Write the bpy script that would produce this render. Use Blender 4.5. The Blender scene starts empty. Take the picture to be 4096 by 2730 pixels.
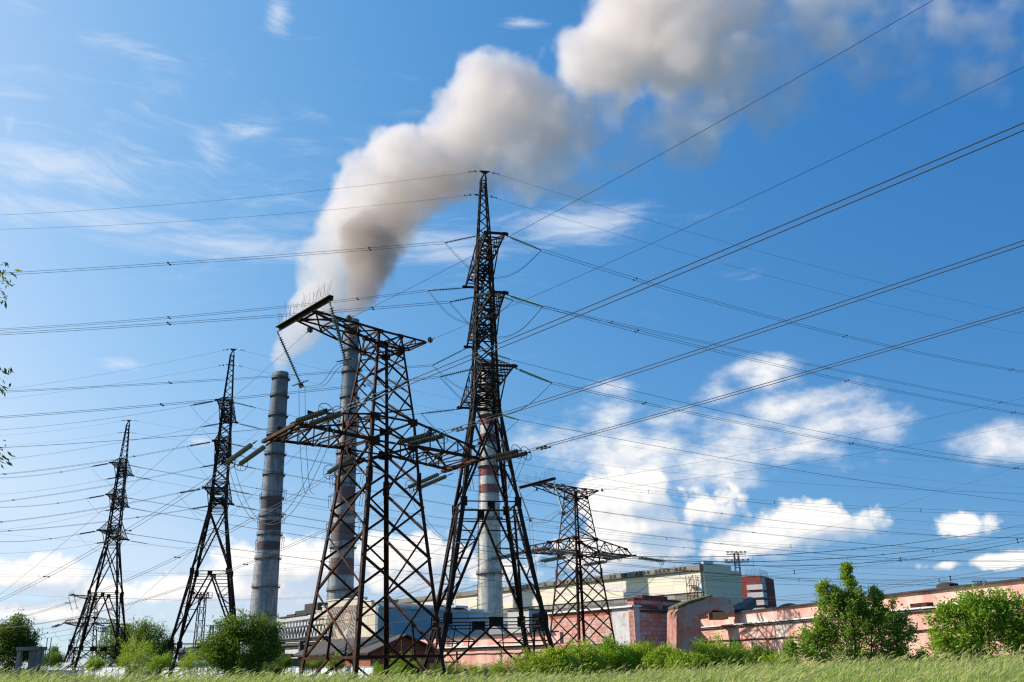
import bpy, math, random
import numpy as np
from mathutils import Vector, Matrix

# ------------------------------------------------------------------ scene, camera, world, sun
SC = bpy.context.scene
COL = SC.collection
random.seed(7)
rng = np.random.default_rng(7)
R = math.radians
EYE = 1.05
FOC, PITCH, ROLL = 3545.6, R(19.65), R(1.132)   # focal length in photo pixels (4096 wide), tilt, roll

cam = bpy.data.cameras.new('camera')
cam.sensor_width = 36.0
cam.lens = 36.0 * FOC / 4096.0
cam.clip_start = 0.2
cam.clip_end = 6000.0
camo = bpy.data.objects.new('camera', cam)
COL.objects.link(camo)
camo.matrix_world = (Matrix.Translation((0, 0, EYE)) @ Matrix.Rotation(R(90) + PITCH, 4, 'X')
                     @ Matrix.Rotation(-ROLL, 4, 'Z'))
SC.camera = camo
SC.view_settings.view_transform = 'Standard'
SC.view_settings.look = 'None'
SC.view_settings.gamma = 1.0
SC.view_settings.exposure = 0.25
SC.cycles.use_denoising = True
SC.cycles.max_bounces = 14
SC.cycles.transparent_max_bounces = 16
SC.cycles.volume_bounces = 8
SC.cycles.volume_step_rate = 3.5
SC.cycles.volume_max_steps = 256
SC.cycles.pixel_filter_type = 'BLACKMAN_HARRIS'
SC.cycles.filter_width = 1.25


def ray(u, v):
    X = (u - 2048.0) / FOC; Y = (1365.0 - v) / FOC
    x = X * math.cos(ROLL) + Y * math.sin(ROLL); up = -X * math.sin(ROLL) + Y * math.cos(ROLL)
    return Vector((x, math.cos(PITCH) - up * math.sin(PITCH), math.sin(PITCH) + up * math.cos(PITCH)))


def aty(u, v, y):                                # the point of the place seen at (u, v) standing y metres away
    d = ray(u, v); return Vector((0, 0, EYE)) + d * (y / d.y)


def atz(u, v, z):
    d = ray(u, v); return Vector((0, 0, EYE)) + d * ((z - EYE) / d.z)


def hit(S, az, u, v):                            # where the sight line crosses the upright plane through S
    n = Vector((math.cos(az), -math.sin(az), 0)); d = ray(u, v); C = Vector((0, 0, EYE))
    return C + d * ((Vector(S) - C).dot(n) / d.dot(n))


SUN_EL = R(31.0)
SUN_AZ = R(-82.0)                                # from +Y towards +X
sun_dir = Vector((math.sin(SUN_AZ) * math.cos(SUN_EL), math.cos(SUN_AZ) * math.cos(SUN_EL), math.sin(SUN_EL)))
sl = bpy.data.lights.new('sun', 'SUN')
sl.energy = 5.0
sl.angle = R(0.53)
sl.color = (1.0, 0.93, 0.82)
so = bpy.data.objects.new('sun', sl)
COL.objects.link(so)
so.rotation_euler = (-sun_dir).to_track_quat('-Z', 'Y').to_euler()


class NT:
    """small helper to write node graphs as expressions"""
    def __init__(s, tree): s.t = tree; s.t.nodes.clear()
    def n(s, typ, **kw):
        nd = s.t.nodes.new(typ)
        for k, v in kw.items(): setattr(nd, k, v)
        return nd
    def put(s, sock, val):
        if isinstance(val, bpy.types.NodeSocket): s.t.links.new(val, sock)
        elif val is not None: sock.default_value = val
    def m(s, op, a, b=None, c=None, clamp=False):
        nd = s.n('ShaderNodeMath', operation=op, use_clamp=clamp)
        for i, v in enumerate((a, b, c)): s.put(nd.inputs[i], v)
        return nd.outputs[0]
    def v(s, op, a, b=None, out=0):
        nd = s.n('ShaderNodeVectorMath', operation=op); s.put(nd.inputs[0], a)
        if b is not None: s.put(nd.inputs[1], b)
        return nd.outputs[out]
    def noise(s, vec, scale, detail=4, rough=.55, dist=0.0, out=0, lac=2.0):
        nd = s.n('ShaderNodeTexNoise')
        s.put(nd.inputs['Vector'], vec); nd.inputs['Scale'].default_value = scale
        nd.inputs['Detail'].default_value = detail; nd.inputs['Roughness'].default_value = rough
        nd.inputs['Distortion'].default_value = dist; nd.inputs['Lacunarity'].default_value = lac
        return nd.outputs[out]
    def ss(s, x, a, b):                          # smoothstep
        nd = s.n('ShaderNodeMapRange', interpolation_type='SMOOTHSTEP')
        s.put(nd.inputs[0], x); s.put(nd.inputs[1], a); s.put(nd.inputs[2], b); return nd.outputs[0]
    def lin(s, x, a, b, c=0., d=1.):
        nd = s.n('ShaderNodeMapRange'); s.put(nd.inputs[0], x)
        for i, q in enumerate((a, b, c, d)): s.put(nd.inputs[i + 1], q)
        return nd.outputs[0]
    def mix(s, f, a, b, mode='MIX'):
        nd = s.n('ShaderNodeMix', data_type='RGBA', blend_type=mode)
        s.put(nd.inputs[0], f)
        for i, q in ((6, a), (7, b)):
            if isinstance(q, tuple) and len(q) == 3: q = (*q, 1)
            s.put(nd.inputs[i], q)
        return nd.outputs[2]
    def ramp(s, f, stops):
        nd = s.n('ShaderNodeValToRGB'); s.put(nd.inputs[0], f); el = nd.color_ramp.elements
        while len(el) < len(stops): el.new(0.5)
        for e, (p, c) in zip(el, stops): e.position = p; e.color = (*c, 1)
        return nd.outputs[0]


# ---- the sky: Nishita air, thin cirrus and cumulus heaps placed by compass bearing and elevation
W = bpy.data.worlds.new('World'); SC.world = W; W.use_nodes = True
g = NT(W.node_tree)
sky = g.n('ShaderNodeTexSky', sky_type='NISHITA', sun_disc=False, sun_elevation=SUN_EL, sun_rotation=SUN_AZ,
          altitude=100.0, air_density=0.7, dust_density=1.0, ozone_density=1.6)
tc = g.n('ShaderNodeTexCoord'); DIR = tc.outputs['Generated']
sx = g.n('ShaderNodeSeparateXYZ'); g.put(sx.inputs[0], DIR)
az = g.m('ARCTAN2', sx.outputs[0], sx.outputs[1]); el = g.m('ARCSINE', sx.outputs[2])
cb = g.n('ShaderNodeCombineXYZ'); g.put(cb.inputs[0], az); g.put(cb.inputs[1], el); AE = cb.outputs[0]


def azel(u, v):
    d = ray(u, v).normalized(); return math.atan2(d.x, d.y), math.asin(d.z)


def blobs(lst, AEn):
    acc = None
    for (u, v, ru, rv, wgt) in lst:
        k = 4096 / 2353.0
        a0, e0 = azel(u * k, v * k)
        a1, e1 = azel((u + ru) * k, v * k); a2, e2 = azel(u * k, (v - rv) * k)
        d = g.v('MULTIPLY', g.v('SUBTRACT', AEn, (a0, e0, 0)), (1 / abs(a1 - a0), 1 / abs(e2 - e0), 0))
        q = g.m('MULTIPLY', g.m('SUBTRACT', 1.0, g.v('LENGTH', d, out=1)), wgt)
        acc = q if acc is None else g.m('SMOOTH_MAX', acc, q, 0.25)
    return acc


# cumulus: (x, y, half width, half height, weight) in the photo's 2353-pixel frame
CUM = [(1740, 868, 130, 50, .8), (1800, 940, 170, 62, .9), (1950, 915, 110, 45, .55), (1930, 980, 220, 70, 1.1), (1760, 850, 150, 42, 1.1), (1650, 905, 90, 34, .7), (2010, 995, 120, 40, .8), (1520, 965, 130, 45, .7), (1300, 1000, 140, 60, .85), (1850, 1030, 260, 50, .8), (1690, 1000, 170, 70, .9),
       (1400, 960, 120, 55, .75), (1440, 1040, 210, 90, 1.4), (1610, 1080, 260, 75, 1.1), (1700, 1040, 330, 80, .7), (1250, 1010, 90, 40, .55),
       (2010, 1010, 120, 30, .6), (2285, 1020, 170, 60, 1.15), (1400, 890, 70, 30, .4),
       (1440, 1150, 125, 85, 1.5), (1455, 1205, 130, 85, 1.5), (1440, 1265, 170, 70, 1.3), (1610, 1170, 110, 50, .6),
       (1860, 1205, 150, 60, 1.1), (1755, 1240, 110, 48, 1.1), (1700, 1265, 130, 30, .8), (1985, 1190, 50, 30, .5),
       (2215, 1208, 80, 30, .75), (2310, 1290, 110, 24, .8), (2180, 1297, 60, 12, .4), (1640, 1255, 40, 18, .5),
       (60, 1320, 190, 48, 1.15), (250, 1365, 150, 40, .8), (420, 1355, 150, 50, 1.0), (560, 1290, 80, 50, .9), (690, 1300, 140, 70, 1.2),
       (950, 1285, 140, 70, 1.1), (560, 1350, 260, 50, .75), (150, 1405, 280, 36, .6), (960, 1330, 160, 40, .8), (1130, 1310, 90, 40, .7)]
CIR = [(130, 385, 300, 110, 1.0), (220, 500, 420, 60, .9), (480, 360, 90, 120, .6), (590, 305, 190, 50, .7), (640, 30, 42, 60, 1.0),
       (1185, 55, 90, 22, .9), (1330, 515, 260, 62, 1.15), (1000, 570, 330, 70, .9), (300, 115, 160, 40, .6), (270, 838, 75, 22, 1.1),
       (462, 1014, 50, 18, 1.0), (520, 560, 520, 60, .8), (1760, 1000, 260, 40, .3), (40, 20, 120, 30, .5), (1700, 630, 60, 25, .35), (20, 300, 25, 70, .7), (500, 430, 760, 260, .25)]
CUP = [q for q in CUM if q[1] < 1100]; CLO = [q for q in CUM if q[1] >= 1100]
flat = g.v('MULTIPLY', DIR, (1, 1, 1.9)); SHF = tuple(sun_dir * 0.014)
n1 = g.noise(flat, 15.0, 9, .58); n1b = g.noise(g.v('ADD', flat, SHF), 15.0, 9, .58); n1c = g.noise(flat, 6.0, 3, .5)


def puffs_(vec):
    vo = g.n('ShaderNodeTexVoronoi', feature='SMOOTH_F1', normalize=True); g.put(vo.inputs['Vector'], g.v('ADD', vec, g.v('MULTIPLY', g.noise(vec, 40., 3, .5, out=1), (.012, .012, .012))))
    vo.inputs['Scale'].default_value = 34.; vo.inputs['Detail'].default_value = 3.; vo.inputs['Roughness'].default_value = .55; vo.inputs['Smoothness'].default_value = .35
    return g.m('SUBTRACT', .42, vo.outputs['Distance'])


AES = g.v('ADD', AE, (-.016, .018, 0))
pf, pfb = puffs_(DIR), puffs_(g.v('ADD', DIR, tuple(sun_dir * 0.008)))
cu = g.m('ADD', blobs(CUP, AE), g.m('ADD', g.m('MULTIPLY', g.m('SUBTRACT', n1, .5), 2.1), g.m('MULTIPLY', g.m('SUBTRACT', n1c, .5), .7)))
bl = blobs(CLO, AE)
lo = g.m('ADD', bl, g.m('ADD', g.m('MULTIPLY', pf, 2.1), g.m('MULTIPLY', g.m('SUBTRACT', n1, .5), .9)))
mu = g.m('MULTIPLY', g.ss(cu, .0, 1.1), .93); fl = g.m('SUBTRACT', bl, blobs(CLO, AES))
ml = g.m('MULTIPLY', g.ss(lo, .20, .62), g.m('ADD', .50, g.m('MULTIPLY', g.ss(fl, -.42, .06), .48)))
su = g.m('ADD', g.m('ADD', g.m('MULTIPLY', g.m('SUBTRACT', n1, n1b), 6.0), .66), g.m('MULTIPLY', g.m('SUBTRACT', .8, cu), .25), clamp=True)
sl_ = g.m('ADD', g.m('ADD', g.m('MULTIPLY', g.m('SUBTRACT', pf, pfb), 2.2), .52), g.m('MULTIPLY', fl, 1.0), clamp=True)
cup = g.mix(su, (7.0, 7.6, 8.5), (9.9, 9.8, 9.7)); clo = g.mix(sl_, (6.1, 6.7, 7.7), (10.4, 10.2, 9.9))
# cirrus: noise drawn out along the wind
st = g.n('ShaderNodeMapping'); st.inputs['Rotation'].default_value = (0, 0, R(-18)); st.inputs['Scale'].default_value = (5.0, 24.0, 1)
wv = g.noise(AE, 6.0, 2, .5, out=1)
g.put(st.inputs['Vector'], g.v('ADD', AE, g.v('MULTIPLY', g.v('SUBTRACT', wv, (.5, .5, .5)), (.06, .06, 0))))
n2 = g.noise(st.outputs[0], 2.0, 9, .66, .5)
cir = g.m('MULTIPLY', g.ss(g.m('ADD', blobs(CIR, AE), g.m('MULTIPLY', g.m('SUBTRACT', n2, .5), 2.3)), .05, 1.5), .66)
air = sky.outputs[0]
sp = g.n('ShaderNodeSeparateColor'); g.put(sp.inputs[0], air); cc = g.n('ShaderNodeCombineColor')
glow = g.v('DOT_PRODUCT', DIR, tuple(sun_dir), out=1)                      # hazier, paler air on the sun's side
for i, (e, k, c) in enumerate(((1.268, 1.301, 1.295), (.694, .916, .74), (.394, .972, .411))):
    g.put(cc.inputs[i], g.m('SMOOTH_MIN', g.m('MULTIPLY', g.m('MULTIPLY', g.m('POWER', g.m('MULTIPLY', sp.outputs[i], .1), e), 9.78 * k), g.m('EXPONENT', g.m('MULTIPLY', glow, c))), (6.2, 8.0, 9.8)[i], 1.5))
air = cc.outputs[0]
c1 = g.mix(cir, air, (8.8, 9.2, 9.8))
c2 = g.mix(ml, g.mix(mu, c1, cup), clo)
bg = g.n('ShaderNodeBackground'); g.put(bg.inputs[0], c2); bg.inputs[1].default_value = 0.086
out = g.n('ShaderNodeOutputWorld'); g.put(out.inputs[0], bg.outputs[0])
W.cycles.sampling_method = 'MANUAL'; W.cycles.sample_map_resolution = 512


# ------------------------------------------------------------------ materials
MATS = {}


def mat(name, build):
    if name in MATS: return MATS[name]
    m = bpy.data.materials.new(name); m.use_nodes = True
    t = NT(m.node_tree); build(t, t.n('ShaderNodeOutputMaterial')); MATS[name] = m; return m


def principled(t, o, col, rough=.7, metal=0., bump=None, bstr=.3, bdist=.02, spec=.5):
    b = t.n('ShaderNodeBsdfPrincipled')
    if isinstance(col, tuple) and len(col) == 3: col = (*col, 1)
    t.put(b.inputs['Base Color'], col); t.put(b.inputs['Roughness'], rough); t.put(b.inputs['Metallic'], metal)
    b.inputs['Specular IOR Level'].default_value = spec
    if bump is not None:
        bn = t.n('ShaderNodeBump'); bn.inputs['Strength'].default_value = bstr; bn.inputs['Distance'].default_value = bdist
        t.put(bn.inputs['Height'], bump); t.put(b.inputs['Normal'], bn.outputs[0])
    t.put(o.inputs[0], b.outputs[0]); return b


def obco(t): return t.n('ShaderNodeTexCoord').outputs['Object']


def steel(name, a, b, c, rough=.75):
    def f(t, o):
        p = obco(t); n = t.noise(p, 2.2, 6, .65); n2 = t.noise(p, 14., 4, .6)
        col = t.ramp(t.m('ADD', t.m('MULTIPLY', n, .7), t.m('MULTIPLY', n2, .3)), [(.32, a), (.5, b), (.68, c)])
        principled(t, o, col, rough, 0., n2, .25, .01, .15)
    return mat(name, f)


RUST = steel('rusty_steel', (.010, .006, .005), (.044, .016, .009), (.135, .049, .024))
DARK = steel('weathered_dark_steel', (.012, .008, .008), (.026, .016, .013), (.075, .036, .023))
RUSTRED = steel('red_painted_rusty_steel', (.05, .014, .011), (.13, .04, .03), (.2, .085, .06))
GREYST = steel('galvanised_steel', (.08, .085, .09), (.14, .145, .15), (.22, .22, .22), .6)
CABLE = mat('aluminium_cable', lambda t, o: principled(t, o, (.10, .095, .095), .5, .4))
CABLEDARK = mat('dark_cable', lambda t, o: principled(t, o, (.022, .024, .028), .6, .2))


def glassy(name, c1, c2, x0=.75, pitch=.165, duty=.56, cap=(.02, .018, .016)):
    def f(t, o):
        p = obco(t); n = t.noise(p, 9., 3, .5); sx_ = t.n('ShaderNodeSeparateXYZ'); t.put(sx_.inputs[0], p)
        fr = t.m('FRACT', t.m('ADD', t.m('DIVIDE', t.m('SUBTRACT', sx_.outputs[0], x0), pitch), 40.0))
        principled(t, o, t.mix(t.m('GREATER_THAN', fr, duty), t.mix(n, c1, c2), cap), .24, 0.)
    return mat(name, f)


GLASSDK = glassy('brown_glass_insulator', (.11, .095, .05), (.32, .28, .18))
GLASSGR = glassy('green_glass_insulator', (.03, .13, .11), (.12, .34, .29), .55, .15, .62)
GLASSGY = glassy('grey_green_glass_insulator', (.16, .20, .17), (.36, .41, .36))


# ------------------------------------------------------------------ mesh helpers
class MB:
    def __init__(s): s.v = []; s.f = []; s.c = []
    def prism(s, sec, p, q):                     # sec: offsets (Vectors) around the axis p->q
        n = len(sec); b = len(s.v)
        for a in (p, q):
            for o in sec: s.v.append(tuple(a + o))
        for i in range(n):
            j = (i + 1) % n; s.f.append((b + i, b + j, b + n + j, b + n + i))
        s.f.append(tuple(b + i for i in reversed(range(n)))); s.f.append(tuple(b + n + i for i in range(n)))
    def bar(s, p, q, w, h=None, up=None):
        p = Vector(p); q = Vector(q); d = q - p
        if d.length < 1e-6: return
        d.normalize(); up = Vector(up) if up is not None else (Vector((0, 0, 1)) if abs(d.z) < .95 else Vector((1, 0, 0)))
        x = d.cross(up)
        if x.length < 1e-5: x = d.cross(Vector((.3, 1, .2)))
        x.normalize(); y = x.cross(d).normalized(); h = h or w
        x *= w / 2; y *= h / 2; s.prism([x + y, -x + y, -x - y, x - y], p, q)
    def angle(s, p, q, w, u, v, t=None):         # rolled angle section: heel on the line p-q, flanges along u and v
        p = Vector(p); q = Vector(q); d = (q - p).normalized(); t = t or max(.016, w * .13)
        u = Vector(u); u = (u - d * u.dot(d)).normalized(); v = Vector(v); v = (v - d * v.dot(d) - u * v.dot(u)).normalized()
        s.prism([Vector((0, 0, 0)), u * w, u * w + v * t, u * t + v * t, u * t + v * w, v * w], p, q)
    def tube(s, pts, r, n=5, cap=True):
        pts = [Vector(p) for p in pts]; b = len(s.v); m = len(pts); rr = r if isinstance(r, (list, tuple)) else [r] * m
        up0 = None
        for i, p in enumerate(pts):
            d = (pts[min(i + 1, m - 1)] - pts[max(i - 1, 0)]).normalized()
            ref = Vector((0, 0, 1)) if abs(d.z) < .9 else Vector((1, 0, 0))
            if up0 is not None: ref = up0
            x = d.cross(ref)
            if x.length < 1e-4: x = d.cross(Vector((.5, .8, .1)))
            x.normalize(); y = x.cross(d); up0 = y
            for k in range(n):
                a = 2 * math.pi * k / n; s.v.append(tuple(p + (x * math.cos(a) + y * math.sin(a)) * rr[i]))
        for i in range(m - 1):
            for k in range(n):
                k2 = (k + 1) % n; s.f.append((b + i * n + k, b + i * n + k2, b + (i + 1) * n + k2, b + (i + 1) * n + k))
        if cap: s.f.append(tuple(b + k for k in reversed(range(n)))); s.f.append(tuple(b + (m - 1) * n + k for k in range(n)))
    def lathe(s, prof, o, ax, n=12):             # prof: (distance along axis, radius)
        ax = Vector(ax).normalized(); ref = Vector((0, 0, 1)) if abs(ax.z) < .9 else Vector((1, 0, 0))
        x = ax.cross(ref).normalized(); y = x.cross(ax); o = Vector(o); b = len(s.v); m = len(prof)
        for (l, r) in prof:
            for k in range(n):
                a = 2 * math.pi * k / n; s.v.append(tuple(o + ax * l + (x * math.cos(a) + y * math.sin(a)) * r))
        for i in range(m - 1):
            for k in range(n):
                k2 = (k + 1) % n; s.f.append((b + i * n + k, b + (i + 1) * n + k, b + (i + 1) * n + k2, b + i * n + k2))
        s.f.append(tuple(b + k for k in range(n))); s.f.append(tuple(b + (m - 1) * n + k for k in reversed(range(n))))
    def ring(s, o, ax, rad, r, n=20, k=5, sx=1.0):
        ax = Vector(ax).normalized(); ref = Vector((0, 0, 1)) if abs(ax.z) < .9 else Vector((1, 0, 0))
        x = ax.cross(ref).normalized(); y = x.cross(ax)
        s.tube([Vector(o) + (x * math.cos(2 * math.pi * i / n) * sx + y * math.sin(2 * math.pi * i / n)) * rad for i in range(n + 1)], r, k, False)
    def box(s, c, sz, rz=0.0):
        x, y, z = (q / 2 for q in sz); b = len(s.v); ca, sa = math.cos(rz), math.sin(rz)
        for dz in (-z, z):
            for dx, dy in ((-x, -y), (x, -y), (x, y), (-x, y)): s.v.append((c[0] + dx * ca - dy * sa, c[1] + dx * sa + dy * ca, c[2] + dz))
        s.f += [(b + 3, b + 2, b + 1, b), (b + 4, b + 5, b + 6, b + 7)] + [(b + i, b + (i + 1) % 4, b + 4 + (i + 1) % 4, b + 4 + i) for i in range(4)]
    def extrude(s, poly, vec):                   # a flat outline given real depth
        poly = [Vector(p) for p in poly]; vec = Vector(vec); n = len(poly); b = len(s.v)
        for p in poly: s.v.append(tuple(p))
        for p in poly: s.v.append(tuple(p + vec))
        for i in range(n): s.f.append((b + i, b + (i + 1) % n, b + n + (i + 1) % n, b + n + i))
        s.f.append(tuple(b + i for i in reversed(range(n)))); s.f.append(tuple(b + n + i for i in range(n)))
    def quad(s, a, b_, c, d):
        b = len(s.v); s.v += [tuple(a), tuple(b_), tuple(c), tuple(d)]; s.f.append((b, b + 1, b + 2, b + 3))
    def build(s, name, m, parent=None, smooth=False, loc=None, fix=True):
        me = bpy.data.meshes.new(name)
        me.from_pydata(s.v, [], s.f)
        if fix:
            import bmesh
            bm = bmesh.new(); bm.from_mesh(me); bmesh.ops.recalc_face_normals(bm, faces=bm.faces); bm.to_mesh(me); bm.free()
        me.materials.append(m)
        if smooth: me.polygons.foreach_set('use_smooth', [True] * len(me.polygons))
        me.update(); o = bpy.data.objects.new(name, me); COL.objects.link(o)
        if parent is not None: o.parent = parent
        if loc is not None: o.location = loc
        return o


def tag(o, label=None, cat=None, group=None, kind=None):
    for k, v in (('label', label), ('category', cat), ('group', group), ('kind', kind)):
        if v: o[k] = v
    return o


def thing(name, label, cat, loc=(0, 0, 0), rz=0.0, group=None):
    o = bpy.data.objects.new(name, None); COL.objects.link(o); o.location = loc; o.rotation_euler = (0, 0, rz)
    o.empty_display_size = .3
    return tag(o, label, cat, group)


def dup(root, loc, rz=None, label=None, group=None, rot=None, scale=None):
    kids = [(c, list(c.children)) for c in root.children]
    r = root.copy(); COL.objects.link(r); r.location = loc
    if rz is not None: r.rotation_euler = (0, 0, rz)
    if rot is not None: r.rotation_euler = rot
    if scale is not None: r.scale = scale
    if label: r['label'] = label
    if group: r['group'] = group
    for c, sub in kids:
        d = c.copy(); COL.objects.link(d); d.parent = r
        for q in sub:
            e = q.copy(); COL.objects.link(e); e.parent = d
    return r


def ground_z(x, y):                              # a low bank with the tall grass, the plain lies a little lower beyond
    t = min(1., max(0., (y - 34.) / 16.)); t = t * t * (3 - 2 * t)
    b = min(1., abs(x - 1.) / (9. if x > 1 else 13.)); b = b * b * (3 - 2 * b)
    return (-.10 + .24 * b) * (1 - t) - .95 * t
# ------------------------------------------------------------------ lattice pylons
def interp(tab, z):
    for (z0, w0), (z1, w1) in zip(tab, tab[1:]):
        if z <= z1: return w0 + (w1 - w0) * (z - z0) / (z1 - z0)
    return tab[-1][1]


def plate(mb, c, u, v, t=.03):                   # gusset plate, half sizes u and v
    c = Vector(c); u = Vector(u); v = Vector(v); n = u.cross(v).normalized() * t
    mb.extrude([c - u - v - n / 2, c + u - v - n / 2, c + u + v - n / 2, c - u + v - n / 2], n)


def P(a, b, z): return Vector((a, -b, z))


FACES = [((-1, 1), (-1, -1)), ((1, -1), (1, 1)), ((1, 1), (-1, 1)), ((-1, -1), (1, -1))]


def single_circuit_pylon(label):
    """broad square pylon with one wide cross arm and a jumper beam on its top"""
    t = thing('lattice_pylon', label, 'pylon')
    W_ = [(-1.3, 3.50), (1.15, 3.25), (14.8, 1.795), (16.53, 1.76), (21.9, 1.08), (22.99, .993)]
    w = lambda z: interp(W_, z)
    cor = lambda s, z: P(s[0] * w(z), s[1] * w(z), z)
    for s in ((-1, 1), (1, 1), (1, -1), (-1, -1)):
        mb = MB(); u = Vector((-s[0], 0, 0)); v = Vector((0, s[1], 0))
        for (z0, z1, fl) in ((-1.3, 12.6, .26), (12.3, 16.6, .22), (16.5, 23.0, .17)):
            mb.angle(cor(s, z0), cor(s, z1), fl, u, v)
        for (z, hw, hh) in ((14.8, .46, .30), (16.53, .44, .24), (12.5, .20, .50), (21.9, .30, .22), (22.95, .26, .15)):
            c = cor(s, z) + u * hw * .55 + v * .03 + v * -.05
            plate(mb, c - v * .0, Vector((hw * .9, 0, 0)), Vector((0, 0, hh)))
            c = cor(s, z) + v * hw * .55 - u * .02
            plate(mb, c, Vector((0, hw * .9, 0)), Vector((0, 0, hh)))
        mb.build('leg', RUST, t)
    zi = [1.15, 5.35, 8.96, 12.06, 14.8]; zh = [3.3, 7.2, 10.55, 13.5]
    ui = [16.53, 18.6, 20.4, 21.9]; uh = [17.5, 19.5, 21.2]
    for fi, (c0, c1) in enumerate(FACES):
        mb = MB(); nrm = Vector((c0[0] + c1[0], -(c0[1] + c1[1]), 0)).normalized()
        def br(za, zb, ww=.145, off=0.0):
            mb.angle(cor(c0, za) - nrm * (.03 + off), cor(c1, zb) - nrm * (.03 + off), ww, Vector((0, 0, 1)), -nrm)
        def X(z0, z1, ww=.145): br(z0, z1, ww); br(z1, z0, ww, .05)
        mid = (cor(c0, 1.15) + cor(c1, 1.15)) / 2
        for za in (1.15, 14.8, 16.53, 21.9, 22.97): br(za, za, .17 if za < 10 else .12)
        X(14.8, 16.53, .1); X(21.9, 22.97, .09)
        for c in (c0, c1):
            mb.angle(mid - nrm * .06, cor(c, -1.1) - nrm * .06, .14, Vector((0, 0, 1)), -nrm)
        if fi < 2:
            for a, b in zip(zi, zi[1:]): X(a, b)
            for a, b in zip(ui, ui[1:]): X(a, b, .11)
            zz = 1.15 + (5.35 - 1.15) * .5
        else:
            for a, b in zip(zh, zh[1:]): X(a, b)
            for a, b in zip(uh, uh[1:]): X(a, b, .11)
            br(13.5, 14.8, .12); br(14.8, 13.5, .12, .05); br(16.53, 17.5, .1); br(17.5, 16.53, .1, .05); br(21.2, 21.9, .1); br(21.9, 21.2, .1, .04)
            for c in (c0, c1): mb.angle(mid - nrm * .03, cor(c, 3.3) - nrm * .03, .14, Vector((0, 0, 1)), -nrm)
            zz = 2.2
        mb.angle(mid, (cor(c0, zz) + cor(c1, zz)) / 2, .12, nrm, Vector((0, 0, 1)).cross(nrm))
        mb.build('bracing', RUST, t)
    # main cross arms
    tips = {-1: ((-7.75, 2.66), (-7.25, -2.45)), 1: ((8.3, 1.25), (8.75, -3.45))}
    for sd, (tf, tb) in tips.items():
        mb = MB(); Fl = P(sd * 1.795, 1.795, 14.8); Bl = P(sd * 1.795, -1.795, 14.8)
        Fu = P(sd * 1.76, 1.76, 16.53); Bu = P(sd * 1.76, -1.76, 16.53); Ft = P(*tf, 14.8); Bt = P(*tb, 14.8)
        up = Vector((0, 0, 1)); fr = Vector((0, -1, 0))
        mb.angle(Fl, Ft, .2, up, -fr); mb.angle(Bl, Bt, .2, up, fr)
        d = (Ft - Bt).normalized()
        mb.angle(Bt - d * .75 - up * .02, Ft + d * .75 - up * .02, .22, up, Vector((-sd, 0, 0)))
        mb.angle(Bt - d * .55 + Vector((-sd * .55, 0, -.03)), Ft + d * .55 + Vector((-sd * .55, 0, -.03)), .18, up, Vector((sd, 0, 0)))
        Ff = Fl.lerp(Ft, .80) + up * .85; Bf = Bl.lerp(Bt, .80) + up * .85
        for (a, k, e) in ((Fu, Ff, Ft), (Bu, Bf, Bt)):
            mb.angle(a, k, .13, up, Vector((-sd, 0, 0)).cross(up)); mb.angle(k, e, .12, up, Vector((-sd, 0, 0)).cross(up))
        plate(mb, Ff, Vector((.38, 0, -.05)), Vector((0, .0, .16))); plate(mb, Bf, Vector((.38, 0, -.05)), Vector((0, .0, .16)))
        N = 4
        for i in range(1, N + 1):
            f = i / (N + .0) * .80
            pf = Fl.lerp(Ft, f); pb = Bl.lerp(Bt, f); uf = Fu.lerp(Ff, i / N); ub = Bu.lerp(Bf, i / N)
            f0 = (i - 1) / N * .80; qf = Fl.lerp(Ft, f0); qb = Bl.lerp(Bt, f0); vf = Fu.lerp(Ff, (i - 1) / N); vb = Bu.lerp(Bf, (i - 1) / N)
            mb.bar(pf, pb, .12, .07); mb.bar(*((qf, pb) if i % 2 else (qb, pf)), .13, .05)
            mb.bar(pf, uf, .075); mb.bar(pb, ub, .075)
            mb.bar(*((qf, uf) if i % 2 else (vf, pf)), .085); mb.bar(*((qb, ub) if i % 2 else (vb, pb)), .085)
            if i in (2, 4): mb.bar(uf, ub, .075)
        mb.bar(Fl.lerp(Ft, .8), Bt, .12, .05); mb.bar(Bl.lerp(Bt, .8), Ft, .12, .05)
        mb.build('cross_arm', RUST, t)
    # jumper arm on the top, with its beam of bird spikes
    up = Vector((0, 0, 1)); mb = MB(); zb = 23.25
    for sgn in (1, -1):
        u0 = P(-.993, sgn * .993, 22.99); l0 = P(-1.08, sgn * 1.08, 21.9); e = P(-6.35, sgn * 1.1, zb - .12)
        mb.angle(u0, e, .13, up, Vector((0, sgn, 0))); mb.angle(l0, e + Vector((.0, -sgn * .05, -.08)), .14, up, Vector((0, sgn, 0)))
        for i in (1, 2):
            f = i / 3.2; mb.bar(u0.lerp(e, f), l0.lerp(e, f), .08)
            mb.bar(u0.lerp(e, f), l0.lerp(e, f - 1 / 3.2), .08)
    for i in range(3):
        f, h = i / 3.2, (i + 1) / 3.2; q = lambda s_, k, lo=0: (P(-.993, s_ * .993, 22.99) if not lo else P(-1.08, s_ * 1.08, 21.9)).lerp(P(-6.35, s_ * 1.1, zb - .12), k)
        mb.bar(q(1, h), q(-1, h), .085); mb.bar(q(1, f), q(-1, h), .085); mb.bar(q(-1, f, 1), q(1, h, 1), .09); mb.bar(q(1, h, 1), q(-1, h, 1), .08)
    mb.bar(P(-3.4, 1.0, 23.05), P(-6.3, -1.1, zb), .08)
    mb.build('jumper_arm', RUST, t)
    mb = MB(); mb.angle(P(-6.25, -3.75, zb + .1), P(-6.25, 3.75, zb + .1), .31, Vector((-1, 0, 0)), Vector((0, 0, -1)), .04)
    bm_ = mb.build('jumper_beam', DARK, t)
    mb = MB()
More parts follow.
